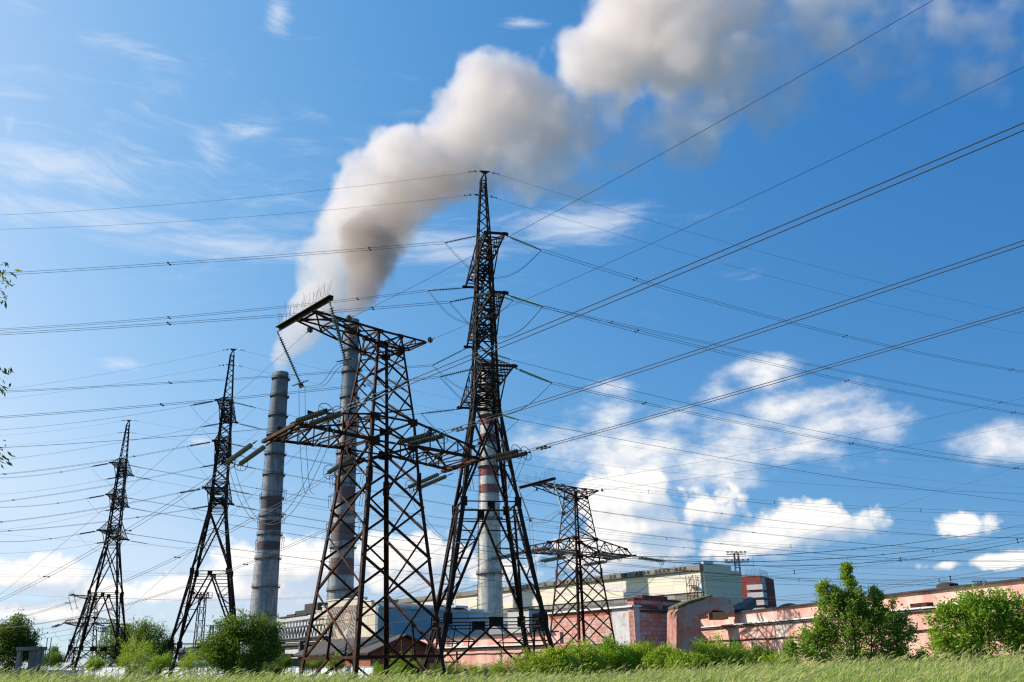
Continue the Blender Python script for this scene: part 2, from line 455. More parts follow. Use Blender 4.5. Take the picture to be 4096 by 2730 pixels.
    for i in range(13):
        b = -3.3 + i * .54
        for k in ((-1, 1) if i % 3 else (-1, 0, 1)): mb.bar(P(-6.4 + k * .04, b, zb + .05), P(-6.4 + k * .14 + random.uniform(-.12, .12), b + k * .12 + random.uniform(-.1, .1), zb + random.uniform(.8, 1.5)), .011)
    mb.build('bird_spikes', DARK, bm_)
    mb = MB()
    for sgn in (1, -1):
        u0 = P(.993, sgn * .993, 22.99); l0 = P(1.08, sgn * 1.08, 21.9); e = P(3.0, sgn * 1.05, 22.95)
        mb.angle(u0, e, .11, up, Vector((0, sgn, 0))); mb.angle(l0, e - up * .07, .11, up, Vector((0, sgn, 0)))
        mb.bar(u0.lerp(e, .55), l0.lerp(e, .55), .07); mb.bar(u0.lerp(e, .55), l0, .07)
    mb.bar(P(3.0, 1.15, 22.9), P(3.0, -1.15, 22.9), .12); mb.bar(P(1.0, .99, 22.98), P(2.1, -1.05, 22.96), .08); mb.bar(P(2.1, -1.05, 22.96), P(2.1, 1.05, 22.96), .08); mb.bar(P(2.1, -1.05, 22.96), P(2.9, 1.05, 22.94), .07)
    mb.build('earth_wire_arm', RUST, t)
    return t


def double_circuit_pylon(label):
    """tall narrow pylon with three pairs of short cross arms"""
    t = thing('lattice_pylon', label, 'pylon')
    W_ = [(-.75, 4.85), (3.86, 3.82), (12.8, 2.36), (21.17, 1.107), (34.76, .72), (43., .29)]
    w = lambda z: interp(W_, z); cor = lambda s, z: P(s[0] * w(z), s[1] * w(z), z); up = Vector((0, 0, 1))
    for s in ((-1, 1), (1, 1), (1, -1), (-1, -1)):
        mb = MB(); u = Vector((-s[0], 0, 0)); v = Vector((0, s[1], 0))
        for (z0, z1, fl) in ((-.75, 3.9, .36), (3.86, 12.9, .33), (12.8, 21.3, .28), (21.17, 35, .21), (34.7, 43., .14)):
            mb.angle(cor(s, z0), cor(s, z1), fl, u, v, .04)
        for (z, hw, hh) in ((3.86, .34, .42), (12.8, .28, .38), (21.17, .18, .28)):
            plate(mb, cor(s, z) + u * hw * .6, Vector((hw, 0, 0)), Vector((0, 0, hh))); plate(mb, cor(s, z) + v * hw * .6, Vector((0, hw, 0)), Vector((0, 0, hh)))
        mb.build('leg', DARK, t)
    arms = [(22.86, 6.44, 1.18, 2.3), (28.97, 6.81, .48, 2.2), (34.76, 5.88, .76, 1.9)]
    for c0, c1 in FACES:
        mb = MB(); nrm = Vector((c0[0] + c1[0], -(c0[1] + c1[1]), 0)).normalized()
        L = lambda c, z: cor(c, z) - nrm * .04
        mid = lambda z: (L(c0, z) + L(c1, z)) / 2
        for z, ww in ((3.86, .22), (3.35, .16), (12.8, .17), (12.1, .13), (21.17, .14), (20.6, .1)): mb.bar(L(c0, z), L(c1, z), ww, .08)
        plate(mb, mid(3.6), (L(c1, 3) - L(c0, 3)).normalized() * .55, up * .34); plate(mb, mid(12.5), (L(c1, 3) - L(c0, 3)).normalized() * .3, up * .3)
        # foot section: wide inverted V with its sub-bracing
        for c, o in ((c0, c1), (c1, c0)):
            a, b = mid(3.6), L(c, -.6); mb.bar(a, b, .15)
            for k in (.33, .66):
                pv = a.lerp(b, k); zz = pv.z; pl = L(c, zz); mb.bar(pv, pl, .085); mb.bar(pv, L(c, zz + 1.3 if zz + 1.3 < 3.86 else 3.5), .075)
            mb.bar(mid(3.6).lerp(L(c, -.6), .45), L(c, 3.6).lerp(L(o, 3.6), .25), .08)
            # big A frame between the two rings
            a, b = mid(12.6), L(c, 4.0); mb.bar(a, b, .17)
            for i in range(1, 6):
                k = i / 6; pv = a.lerp(b, k); pl = L(c, pv.z); mb.bar(pv, pl, .085); k2 = (i + 1) / 6; pv2 = a.lerp(b, k2) if i < 5 else b
                mb.bar(pl, pv2, .08) if i % 2 else mb.bar(pv, L(c, pv2.z), .08)
            # X under the waist
            a = L(c, 12.8); b = L(o, 21.1); mb.bar(a, b, .15)
            for k in (.2, .36):
                pv = a.lerp(b, k); mb.bar(pv, L(c, pv.z + .9), .08); mb.bar(pv, L(c, pv.z), .08)
            for k in (.68, .84):
                pv = a.lerp(b, k); mb.bar(pv, L(o, pv.z - .8), .07)
        z = 21.17
        while z < 42.4:
            h = max(.75, w(z) * 1.75); z2 = min(43., z + h); ww = .115 if z < 35 else .075
            mb.bar(L(c0, z), L(c1, z2), ww); mb.bar(L(c1, z), L(c0, z2), ww) if z < 36 else None; z = z2
        for (za, *_r) in arms:
            for dz in (-1.5, -.6, 0, 1.9): mb.bar(L(c0, za + dz), L(c1, za + dz), .10)
            mb.bar(L(c0, za - 1.5), L(c1, za), .09); mb.bar(L(c1, za - 1.5), L(c0, za), .09); mb.bar(L(c0, za), L(c1, za + 1.9), .08)
        mb.bar(L(c0, 42.2), L(c1, 42.2), .08); mb.bar(L(c0, 43), L(c1, 43), .08)
        mb.build('bracing', DARK, t)
    for (za, Ln, hw, dh) in arms:
        for sg in (1, -1):
            mb = MB(); e = []
            for sa in (-1, 1):
                l0 = P(sa * w(za), sg * w(za), za); u0 = P(sa * w(za + dh), sg * w(za + dh), za + dh); d0 = P(sa * w(za - 1.5), sg * w(za - 1.5), za - 1.5)
                tp = P(sa * hw, sg * Ln, za); e.append(tp)
                mb.bar(l0, tp, .14, .1); mb.bar(u0, tp, .10); N = 5
                for i in range(1, N):
                    f = i / N; f0 = (i - 1) / N; mb.bar(l0.lerp(tp, f), u0.lerp(tp, f), .05); mb.bar(l0.lerp(tp, f0), u0.lerp(tp, f), .05)
                mb.bar(d0, l0.lerp(tp, .45), .1)
            dd = (e[1] - e[0]).normalized(); mb.bar(e[0] - dd * .3, e[1] + dd * .3, .13, .2); plate(mb, e[0], Vector((.16, 0, 0)), up * .16, .04); plate(mb, e[1], Vector((.16, 0, 0)), up * .16, .04)
            for i in range(1, 6):
                f = i / 6; f0 = (i - 1) / 6; q = lambda sa, k: P(sa * w(za), sg * w(za), za).lerp(P(sa * hw, sg * Ln, za), k); r = lambda sa, k: P(sa * w(za + dh), sg * w(za + dh), za + dh).lerp(P(sa * hw, sg * Ln, za), k)
                mb.bar(q(-1, f), q(1, f), .065); mb.bar(q(-1 if i % 2 else 1, f0), q(1 if i % 2 else -1, f), .07)
                if i < 5 and i % 2: mb.bar(r(-1, f), r(1, f), .05); mb.bar(r(-1, f0), r(1, f), .05)
            mb.build('cross_arm', DARK, t)
    mb = MB(); tip = P(.16, .22, 44.)
    for s in ((-1, 1), (1, 1), (1, -1), (-1, -1)): mb.bar(cor(s, 43.), tip + Vector((0, 0, -.06)), .09)
    for s in ((-1, 1), (1, 1)): mb.bar(cor(s, 42.6), cor((s[0], -s[1]), 43.0), .07)
    mb.bar(P(-.35, .2, 44.), P(.6, .2, 44.), .12, .1); mb.bar(P(-.75, -.42, 41.8), P(.5, -.42, 41.8), .1); plate(mb, P(.1, .22, 43.9), Vector((.3, 0, 0)), up * .14)
    mb.build('peak', DARK, t)
    return t


PYL = {}
PYL['A'] = single_circuit_pylon('rusty brown broad lattice pylon, largest in the foreground with a spiked top beam')
A0 = (-9.30, 60.0, 0.0); PYL['A'].location = A0; PYL['A'].rotation_euler = (0, 0, R(41.4))
PYL['C'] = dup(PYL['A'], (7.83, 114.7, -1.6), R(36.5), 'small rusty broad lattice pylon standing in front of the peeling pink brick block')
PYL['D'] = dup(PYL['A'], (-132.99, 287.94, -1.33), R(37.8), 'tiny broad lattice pylon seen through the legs of the leftmost tall pylon')
PYL['B'] = double_circuit_pylon('tallest dark lattice pylon standing in front of the red and white chimney')
PYL['B'].location = (-2.41, 73.04, 0); PYL['B'].rotation_euler = (0, 0, R(12.21))
PYL['P2'] = dup(PYL['B'], (-39.7, 118.73, -.39), R(12.21), 'dark narrow lattice pylon rising left of the grey chimneys, second of the tall row')
PYL['P3'] = dup(PYL['B'], (-71.05, 158.53, .19), R(12.21), 'leftmost and farthest of the three tall dark lattice pylons')
for k in ('P2', 'P3'): PYL[k].scale = (1, 1, .986)
for k in ('A', 'C', 'D'): PYL[k]['group'] = 'broad single arm pylons'
for k in ('B', 'P2', 'P3'): PYL[k]['group'] = 'tall three arm pylons in a row'


def loc(k, a, b, z):
    o = PYL[k]; c, s = math.cos(o.rotation_euler.z), math.sin(o.rotation_euler.z); x, y = a, -b
    return Vector((o.location.x + x * c - y * s, o.location.y + x * s + y * c, o.location.z + z * o.scale.z))
# ------------------------------------------------------------------ insulators and wires
def chain(mb, x0, n, pitch, rad, seg=10, sparse=False):
    L = n * pitch
    for i in range(n):
        x = x0 + i * pitch
        if sparse: pr = [(x, .035), (x + pitch * .34, .05), (x + pitch * .40, rad), (x + pitch * .52, rad), (x + pitch * .58, .05), (x + pitch * .98, .035)]
        else: pr = [(x, .05), (x + pitch * .14, rad * .38), (x + pitch * .34, rad * .85), (x + pitch * .50, rad), (x + pitch * .56, rad * .8), (x + pitch * .60, .06), (x + pitch * .98, .05)]
        mb.lathe(pr, (0, 0, 0), (1, 0, 0), seg)
    return x0 + L


def make_string(label, n, pitch, rad, m, double=False, lead=.75, sparse=False, gap=.95, rings=True):
    """insulator string lying along +X from its hanging point"""
    t = thing('insulator_string', label, 'insulator')
    ys = (-gap / 2, gap / 2) if double else (0.,)
    end = lead + n * pitch
    for y in ys:
        mb = MB(); chain(mb, lead, n, pitch, rad, 10, sparse)
        c = mb.build('disc_chain', m, t, smooth=False); c.location = (0, y, 0)
        mb = MB(); mb.tube([(0, 0, 0), (lead * .5, 0, 0), (lead, 0, 0)], .035, 5); mb.box((lead * .45, 0, 0), (.28, .09, .06)); mb.tube([(end, 0, 0), (end + .4, 0, 0)], .04, 5); mb.box((end + .2, 0, 0), (.2, .1, .07))
        f = mb.build('end_fitting', GREYST if not double else RUST, t); f.location = (0, y, 0)
        if rings and double:
            mb = MB(); mb.ring((end - .1, 0, 0), (1, 0, .25), .52, .022, 22, 5)
            for a in (0.6, 2.7, 4.8): mb.tube([(end, 0, 0), (end - .1, math.cos(a) * .51, math.sin(a) * .5)], .014, 4)
            r = mb.build('grading_ring', CABLEDARK, t); r.location = (0, y, 0)
    t['_end'] = end + .4
    return t


def aim(o, S, E, roll=None):
    d = (Vector(E) - Vector(S)).normalized()
    x = d; y = Vector((0, 0, 1)).cross(x)
    if y.length < .05: y = Vector((0, 1, 0))
    y.normalize(); z = x.cross(y)
    o.matrix_world = Matrix.Translation(S) @ Matrix((x, y, z)).transposed().to_4x4()
    return Vector(S) + d * o['_end']


STR_N = {}


def string(proto, S, E, label, group, scale=None):
    """first call places the prototype itself, later calls place copies"""
    if proto not in STR_N: STR_N[proto] = 1; o = proto; o['label'] = label
    else: o = dup(proto, (0, 0, 0), label=label)
    o['group'] = group
    e = aim(o, S, E)
    return e


def wire_pts(S, E, sag, n=22, ext=0.0):
    """hanging wire from S to E with a given sag in metres, carried on past E by ext metres"""
    S = Vector(S); E = Vector(E); L = (E - S).length; out = []
    tm = 1 + ext / L
    for i in range(n + 1):
        t = tm * i / n; p = S.lerp(E, t); p.z -= 4 * sag * t * (1 - t); out.append(p)
    return out


def conductor(label, S, E, sag, twin=0.0, r=.017, m=None, ext=18., group=None, spacers=(), name='power_line', n=22, flat=False):
    m = m or CABLE; S = Vector(S); E = Vector(E); pts = wire_pts(S, E, sag, n, ext)
    t = thing(name, label, 'cable', S, 0, group)
    d = (E - S); d.z = 0; d.normalize(); side = Vector((-d.y, d.x, 0)) if not flat else Vector((0, 0, 1))
    offs = (-twin / 2, twin / 2) if twin else (0.,)
    for o in offs:
        mb = MB(); mb.tube([p - S + side * o for p in pts], r, 5); mb.build('strand', m, t)
    if twin:
        for f in spacers:
            i = f * (len(pts) - 1); k = min(int(i), len(pts) - 2); p = pts[k].lerp(pts[k + 1], i - k) - S
            mb = MB(); mb.bar(p - side * twin * .5, p + side * twin * .5, .05); mb.box(p - side * twin * .5, (.12, .1, .12)); mb.box(p + side * twin * .5, (.12, .1, .12)); mb.build('spacer', CABLEDARK, t)
    return t


def loop(label, pts, twin, r=.016, group=None, m=None, name='jumper_cable'):
    """slack cable through a few points, smoothed"""
    P_ = [Vector(p) for p in pts]; out = []
    for i in range(len(P_) - 1):
        p0, p1, p2, p3 = P_[max(i - 1, 0)], P_[i], P_[i + 1], P_[min(i + 2, len(P_) - 1)]
        for k in range(8):
            t = k / 8; out.append(.5 * ((2 * p1) + (p2 - p0) * t + (2 * p0 - 5 * p1 + 4 * p2 - p3) * t * t + (3 * p1 - p0 - 3 * p2 + p3) * t ** 3))
    out.append(P_[-1]); S = P_[0]; t = thing(name, label, 'cable', S, 0, group)
    d = P_[-1] - P_[0]; d.z = 0; d.normalize() if d.length > .1 else None; side = Vector((-d.y, d.x, 0))
    for o in ((-twin / 2, twin / 2) if twin else (0,)):
        mb = MB(); mb.tube([p - S + side * o for p in out], r, 5); mb.build('strand', m or CABLEDARK, t)
    return t


def catenary(a, b, sag, n=8):
    a = Vector(a); b = Vector(b); return [a.lerp(b, i / n) - Vector((0, 0, 4 * sag * (i / n) * (1 - i / n))) for i in range(n + 1)]


NAMES = {'A': 'the big rusty pylon', 'C': 'the small rusty pylon', 'D': 'the tiny far pylon', 'B': 'the tallest pylon', 'P2': 'the second tall pylon', 'P3': 'the leftmost tall pylon'}
LEV = {'up': 'top', 'mid': 'middle', 'low': 'lowest'}
tens = make_string('x', 19, .165, .178, GLASSDK, True)
tensC = make_string('x', 19, .165, .205, GLASSGY, True)
comb = make_string('x', 18, .150, .135, GLASSGR, False, lead=.55, sparse=True)
combD = make_string('x', 18, .150, .135, DARK, False, lead=.55, sparse=True)
hang = make_string('x', 21, .165, .165, GLASSGY, False, lead=.45)

# ---- the three tall pylons
AZ_L, AZ_R = R(-84), R(60)
ARMS = {'up': (34.70, 5.88, .76), 'mid': (28.9, 6.81, .48), 'low': (22.78, 6.44, 1.18)}
# photo positions: string end, point on the wire, point at the photo's edge
BW = {('up', 1, 'L'): ((1797, 968), (850, 1040), (0, 1098), 1), ('mid', 1, 'L'): ((1832, 1202), (1000, 1270), (0, 1337), 1), ('low', 1, 'L'): ((1786, 1502), (1000, 1588), (0, 1670), 1),
      ('up', -1, 'L'): ((1757, 1160), (1000, 1242), (0, 1320), 1), ('mid', -1, 'L'): ((1760, 1447), (1000, 1510), (0, 1568), 1), ('low', -1, 'L'): ((1720, 1651), (1000, 1722), (0, 1792), 0),
      ('up', 1, 'R'): ((2150, 995), (3100, 1275), (4096, 1488), 1), ('mid', 1, 'R'): ((2165, 1225), (3100, 1460), (4096, 1658), 1), ('low', 1, 'R'): ((2190, 1525), (3100, 1720), (4096, 1878), 1),
      ('up', -1, 'R'): ((2070, 1185), (3100, 1430), (4096, 1627), 1), ('mid', -1, 'R'): ((2090, 1462), (3100, 1692), (4096, 1857), 0), ('low', -1, 'R'): ((2085, 1672), (3100, 1868), (4096, 2008), 0)}
EDGE = {'P2': {('up', 1): 1721, ('up', -1): 1842, ('mid', 1): 1899, ('mid', -1): 2008, ('low', 1): 2089, ('low', -1): 2127},
        'P3': {('up', 1): 1913, ('up', -1): 1978, ('mid', 1): 2030, ('mid', -1): 2121, ('low', 1): 2168, ('low', -1): 2215}}
fitR = []
for k in ('B', 'P2', 'P3'):
    for lv, (za, Ln, hw) in ARMS.items():
        for sg in (1, -1):
            for sd in ('L', 'R'):
                S = loc(k, (-hw if sd == 'L' else hw), sg * Ln, za - .05); az_ = AZ_L if sd == 'L' else AZ_R
                nf = 'near' if sg > 0 else 'far'; wd = 'left' if sd == 'L' else 'right'
                d = Vector((math.sin(az_), math.cos(az_), 0))
                if k == 'B':
                    pe, pm, px, tw = BW[(lv, sg, sd)]; E0 = hit(S, az_, *pe); Ee = hit(S, az_, *px); M = hit(S, az_, *pm)
                    if sg < 0 and sd == 'R': E0 = S + d * 3.3 + Vector((0, 0, -.5))
                    proto = comb
                else: proto = combD; E0 = S + d * 3.2 + Vector((0, 0, -.42))
                lab = f'insulator string pulling {wd} from {LEV[lv]} {nf} arm of {NAMES[k]}'
                e = string(proto, S, E0, lab, 'tension insulators of the tall pylons')
                wl = f'{{}} running {wd} from the {LEV[lv]} {nf} arm of {NAMES[k]}'
                if k == 'B':
                    L = Vector((Ee - e).xy).length; f = Vector((M - e).xy).length / L
                    chord = e.z + (Ee.z - e.z) * f; sag = (chord - M.z) / (4 * f * (1 - f)); sag = max(.15, min(sag, 5.))
                    if sd == 'R': fitR.append(((Ee.z - e.z) / L, sag / L / L))
                    conductor(wl.format('twin wire' if tw else 'single wire'), e, Ee, sag, .42 if tw else 0, .017 if tw else .021, CABLEDARK, 14, 'wires of the tall pylons', (.12, .45, .8) if tw else ())
                elif sd == 'L':
                    Ee = hit(S, az_, 0, EDGE[k][(lv, sg)]); tw = (sg > 0) if k == 'P3' else (lv != 'up')
                    conductor(wl.format('twin wire' if tw else 'single wire'), e, Ee, .35, .42 if tw else 0, .018, CABLEDARK, 10, 'wires of the tall pylons', (.2, .7) if tw else ())
                else:
                    Ee = hit(S, az_, 4096, 0); Lr = 205 if k == 'P2' else 300; m_ = sum(q[0] for q in fitR) / len(fitR)
                    s_ = 2.6; zend = {'up': 14.5, 'mid': 11, 'low': 8}[lv] + (0 if k == 'P2' else 3) + .6 * sg
                    Ee = e + d * Lr; Ee.z = e.z * .55 + zend * .62; tw = (sg > 0) == (k == 'P3') or lv == 'mid'
                    conductor(wl.format('twin wire' if tw else 'single wire'), e, Ee, 4.5 if k == 'P2' else 7.5, .42 if tw else 0, .02, CABLEDARK, 40, 'wires of the tall pylons', (.06, .2, .36, .55, .75) if tw else (), n=30)
                if sd == 'L': eL = e
                else: eR = e
            if k != 'P3' or sg > 0 or lv == 'up':
                c = (eL + eR) / 2 - Vector((0, 0, 2.9)); q = Vector((eL.x * .5 + c.x * .5, eL.y * .5 + c.y * .5, c.z + .75)); q2 = Vector((eR.x * .5 + c.x * .5, eR.y * .5 + c.y * .5, c.z + .75))
                loop(f'slack jumper loop under the {LEV[lv]} {nf} arm of {NAMES[k]}', [eL, q, c, q2, eR], .3 if k == 'B' else 0, .015, 'jumper loops of the tall pylons')
    # earth wires
    for i, (S, what) in enumerate(((loc(k, -.35, .2, 44.0), 'peak'), (loc(k, -.75, -.42, 41.8), 'shoulder'))):
        S2 = loc(k, .6, .2, 44.) if i == 0 else loc(k, .5, -.42, 41.8)
        if k == 'B': eL_ = hit(S, AZ_L, 0, (861, 918)[i]); eR_ = hit(S2, AZ_R, 4096, (1259, 1337)[i]); sgl, sgr = .6, 1.0
        else:
            eL_ = hit(S, AZ_L, 0, {'P2': (1563, 1598), 'P3': (1743, 1785)}[k][i]); sgl = .35
            Lr = 205 if k == 'P2' else 300; eR_ = S2 + Vector((math.sin(AZ_R), math.cos(AZ_R), 0)) * Lr; eR_.z = S2.z * .62 + 11; sgr = 4.
        for (a, b, s_, w_) in ((S, eL_, sgl, 'left'), (S2, eR_, sgr, 'right')):
            c = conductor(f'thin earth wire running {w_} from the {what} of {NAMES[k]}', a, b, s_, 0, .011, CABLEDARK, 12 if k == 'B' or w_ == 'left' else 40, 'earth wires')
            dd = (b - a).normalized(); mb = MB(); mb.lathe([(.3, .03), (.36, .14), (.42, .14), (.48, .03), (.9, .03), (.96, .1), (1.02, .03)], (0, 0, 0), dd, 8); mb.build('small_insulator', GLASSDK, c)

# ---- the broad pylons: A in front, C by the hall, D far off
ATT = {'left': ((-8.15, 2.75), (-7.30, 2.70), (-7.72, -2.55), (-6.85, -2.75)), 'middle': ((-.05, 1.85), (.85, 1.85), (-.4, -1.85), (.5, -1.85)), 'right': ((7.9, 1.35), (8.75, 1.2), (8.35, -3.5), (9.2, -3.6))}
AFW = {'left': ((2200, 1297), (4096, 507), (2285, 1300), (4096, 568)), 'middle': ((2600, 1462), (4096, 972)), 'right': ((2800, 1600), (4096, 1238))}
ENDS = {}
for k in ('A', 'C', 'D'):
    azf = {'A': R(134), 'C': R(80), 'D': R(95)}[k]; azb = {'A': R(-45), 'C': R(-62), 'D': R(-60)}[k]
    for ph, at in ATT.items():
        for fb in ('front', 'back'):
            (a0, b0), (a1, b1) = at[:2] if fb == 'front' else at[2:]
            S = (loc(k, a0, b0, 14.75) + loc(k, a1, b1, 14.75)) / 2; az_ = azf if fb == 'front' else azb
            if k == 'A' and fb == 'back' and ph == 'right': az_ = R(-55)
            d = Vector((math.sin(az_), math.cos(az_), 0)); slope = {('A', 'front'): -.0, ('A', 'back'): -.21, ('C', 'front'): -.14, ('C', 'back'): -.10}.get((k, fb), -.2)
            proto = tens if k == 'A' else tensC
            wd = 'forward' if (fb == 'front' and k == 'A') else 'right' if fb == 'front' else 'left'
            e = string(proto, S, S + d * 4 + Vector((0, 0, 4 * slope)), f'double insulator string pulling {wd} on the {ph} phase of {NAMES[k]}', 'double tension insulators')
            ENDS[(k, ph, fb)] = (e, az_)
            wl = f'heavy twin wire running {wd} from the {ph} phase of {NAMES[k]}'
            if k == 'A' and fb == 'front':
                pm, px = AFW[ph][:2]; M = hit(e, az_, *pm); Ee = hit(e, az_, *px); L = Vector((Ee - e).xy).length; f = Vector((M - e).xy).length / L
                sag = max(.1, ((e.z + (Ee.z - e.z) * f) - M.z) / (4 * f * (1 - f)))
                c = conductor(wl, e, Ee, sag, .45, .0235, CABLE, 30, 'heavy twin wires', (), n=30)
                for f_ in (.045, .055):
                    q = e.lerp(Ee, f_); q.z -= .09; sd_ = Vector((-d.y, d.x, 0)) * .225; mb = MB()
                    for y in (-1, 1):
                        for x in (-.2, .2): mb.tube([q - e + sd_ * y + d * x - d * .1, q - e + sd_ * y + d * x + d * .1], .06, 6)
                        mb.tube([q - e + sd_ * y - d * .2, q - e + sd_ * y + d * .2], .015, 4)
                    mb.tube([q - e - sd_, q - e + sd_], .012, 4)
                    mb.build('vibration_damper', CABLEDARK, c)
            elif k == 'A':
                px = {'left': (0, 2402), 'middle': (0, 2488), 'right': (92, 2505)}[ph]; pm = {'left': (409, 2183), 'middle': (535, 2310), 'right': (900, 2290)}[ph]
                M = hit(e, az_, *pm); Ee = hit(e, az_, *px); L = Vector((Ee - e).xy).length; f = Vector((M - e).xy).length / L
                sag = max(.05, ((e.z + (Ee.z - e.z) * f) - M.z) / (4 * f * (1 - f)))
                conductor(wl, e, Ee, min(sag, 6), .42, .019, CABLE, 8, 'heavy twin wires', (.3, .62), n=30)
            elif k == 'C' and fb == 'front':
                px = {'left': (4096, 2100), 'middle': (4096, 2135), 'right': (4096, 2166)}[ph]; Ee = hit(e, az_, *px)
                conductor(wl, e, Ee, 1.7, .4, .021, CABLE, 14, 'heavy twin wires', (.5,), n=30)
            elif k == 'C':
                px = {'left': (1100, 2493), 'middle': (1100, 2520), 'right': (1500, 2500)}[ph]; Ee = hit(e, az_, *px)
                conductor(wl, e, Ee, 1.4, .4, .02, CABLE, 4, 'heavy twin wires', (.5,), n=30)
            else:
                Ee = e + d * 120; Ee.z = e.z + 1
                conductor(wl, e, Ee, 3.5, .4, .025, CABLE, 10, 'heavy twin wires', ())
    # jumpers: loops under the outer phases, the middle one carried over the top beam
    for ph in ('left', 'right'):
        a = ENDS[(k, ph, 'front')][0]; b = ENDS[(k, ph, 'back')][0]
        loop(f'slack twin jumper loop hanging under the {ph} arm of {NAMES[k]}', catenary(a, b, 5.2 if k == 'A' else 4.2), .42, .017, 'jumper loops of the broad pylons')
    bt = []
    for w_, b_ in (('near', 3.6), ('far', -3.6)):
        S = loc(k, -6.45, b_, 23.0); inw = loc(k, -4.9, b_ * .93, 19.1)
        if k == 'A': inw = hit(S, R(90) - R(41.4), *((1372, 1408) if w_ == 'near' else (1180, 1487)))
        e = string(hang, S, inw, f'insulator string hanging from the {w_} beam end of {NAMES[k]}', 'jumper insulators')
        if k == 'A' or k == 'C':
            kid = [c for c in bpy.data.objects if c.parent is None and c.get('label', '').startswith('insulator string hanging from the ' + w_) and c['label'].endswith(NAMES[k])][0]
            mb = MB(); mb.ring((4.0, 0, 0), (1, .1, 0), .55, .02, 22, 5, 1.3); mb.tube([(4.0, -.7, 0), (4.0, .7, 0)], .015, 4); mb.tube([(4.0, 0, -.54), (4.0, 0, .54)], .015, 4); mb.box((4.2, 0, 0), (.3, .5, .08)); mb.build('grading_ring', CABLEDARK, kid)
        bt.append(e)
    f_, b_ = ENDS[(k, 'middle', 'front')][0], ENDS[(k, 'middle', 'back')][0]
    m1 = f_.lerp(bt[0], .5) - Vector((0, 0, .7)); m2 = bt[0].lerp(bt[1], .5) - Vector((0, 0, .55))
    mb_ = Vector((bt[1].x * .97 + b_.x * .03, bt[1].y * .97 + b_.y * .03, (bt[1].z + b_.z) / 2))
    loop(f'twin jumper cable led over the spiked beam of {NAMES[k]}', [f_, m1, bt[0], m2, bt[1]], .42, .017, 'jumper loops of the broad pylons')
    loop(f'twin dropper cable hanging below the spiked beam of {NAMES[k]}', [bt[1], bt[1].lerp(b_, .12) - Vector((0, 0, 3.0)), bt[1].lerp(b_, .3) - Vector((0, 0, 5.2)), b_.lerp(b_ + (b_ - f_).normalized() * 3, .8) - Vector((0, 0, .9))], .42, .017, 'jumper loops of the broad pylons')
    # earth wires of the top arms
    for (a, b, z, w_, azw, px, nm) in ((-3.8, 1.12, 23.0, 'front', azf, {'A': (3735, 0), 'C': (4096, 1593)}.get(k), 'beam arm'), (3.0, 1.1, 22.95, 'front', azf, {'A': (4096, 268), 'C': (4096, 1700)}.get(k), 'short arm'),
                                       (-4.9, -1.2, 23.0, 'back', azb, {'A': (0, 2380), 'C': (1500, 2330)}.get(k), 'beam arm'), (2.6, -1.1, 22.9, 'back', azb, {'A': (520, 2430), 'C': (1700, 2330)}.get(k), 'short arm')):
        S = loc(k, a, b, z)
        if px: Ee = hit(S, azw, *px)
        else: Ee = S + Vector((math.sin(azw), math.cos(azw), 0)) * 110; Ee.z = S.z + 1
        c = conductor(f'thin earth wire going {"right" if w_ == "front" else "left"} from the {nm} of {NAMES[k]}', S, Ee, {'A': .35, 'C': .5, 'D': 3}[k], 0, .013 if k == 'A' else .014, CABLEDARK, 20 if k != 'D' else 6, 'earth wires')
        dd = (Ee - S).normalized(); mb = MB(); mb.lathe([(.35, .04), (.42, .2), (.48, .24), (.55, .22), (.62, .05), (.95, .04)], (0, 0, 0), dd, 10); mb.build('small_insulator', GLASSDK, c)

# ---- wires of other lines that cross the sky, each hung between two far points
XW = [((2264, 1660, 190), (4096, 1833, 150), .012, 0, 1.5, 'thin wire crossing the clouds, uppermost of the far set on the right'),
      ((2100, 1685, 190), (4096, 1862, 150), .012, 0, 1.5, 'thin wire crossing the clouds just under the uppermost far one on the right'),
      ((2060, 1798, 175), (4096, 1975, 140), .016, 0, 1.8, 'single wire crossing the lower part of the big cloud'),
      ((2110, 1895, 170), (4096, 2056, 130), .017, .45, 1.6, 'twin wire with spacers crossing just above the small rusty pylon'),
      ((2150, 2000, 165), (4096, 2152, 130), .016, 0, 1.6, 'single wire crossing behind the top of the small rusty pylon'),
      ((2200, 2090, 165), (4096, 2205, 130), .016, .4, 1.6, 'twin wire crossing behind the waist of the small rusty pylon'),
      ((2100, 2195, 160), (4096, 2270, 130), .015, 0, 1.4, 'single wire crossing behind the cross arm of the small rusty pylon'),
      ((2300, 2262, 160), (4096, 2318, 120), .016, .4, 1.2, 'twin wire with spacers stretched across in front of the long hall'),
      ((2957, 2281, 110), (4096, 2160, 95), .014, .35, .9, 'twin wire rising right above the red stair tower'),
      ((2650, 2400, 130), (4096, 2270, 75), .014, .3, 1.0, 'twin wire rising right behind the leafy bush top'),
      ((2500, 2330, 150), (4096, 1860, 120), .010, 0, .8, 'faint thin wire rising right from the hall roof'),
      ((0, 2240, 240), (1900, 2290, 260), .016, 0, 2.5, 'single far wire crossing low behind the two left pylons'),
      ((0, 2290, 240), (2000, 2205, 250), .016, .5, 2.5, 'twin far wire crossing low behind the big rusty pylon'),
      ((0, 2360, 260), (1900, 2350, 260), .015, 0, 3, 'lowest far wire strung behind the grey chimneys'),
      ((0, 2120, 230), (1800, 2200, 250), .015, 0, 2.5, 'far wire crossing the grey chimneys at mid height')]
for (p0, p1, r_, tw, sg, lb) in XW:
    a = aty(*p0); b = aty(*p1); d = (a - b).normalized()
    conductor(lb, a + d * 14, b, sg, tw, r_, CABLEDARK, 14, 'wires of other far lines', (.15, .35, .55, .75) if tw else (), flat=True, n=26)
for o in (tens, tensC, comb, combD, hang):
    pass
for o in bpy.data.objects:
    if '_end' in o.keys(): del o['_end']
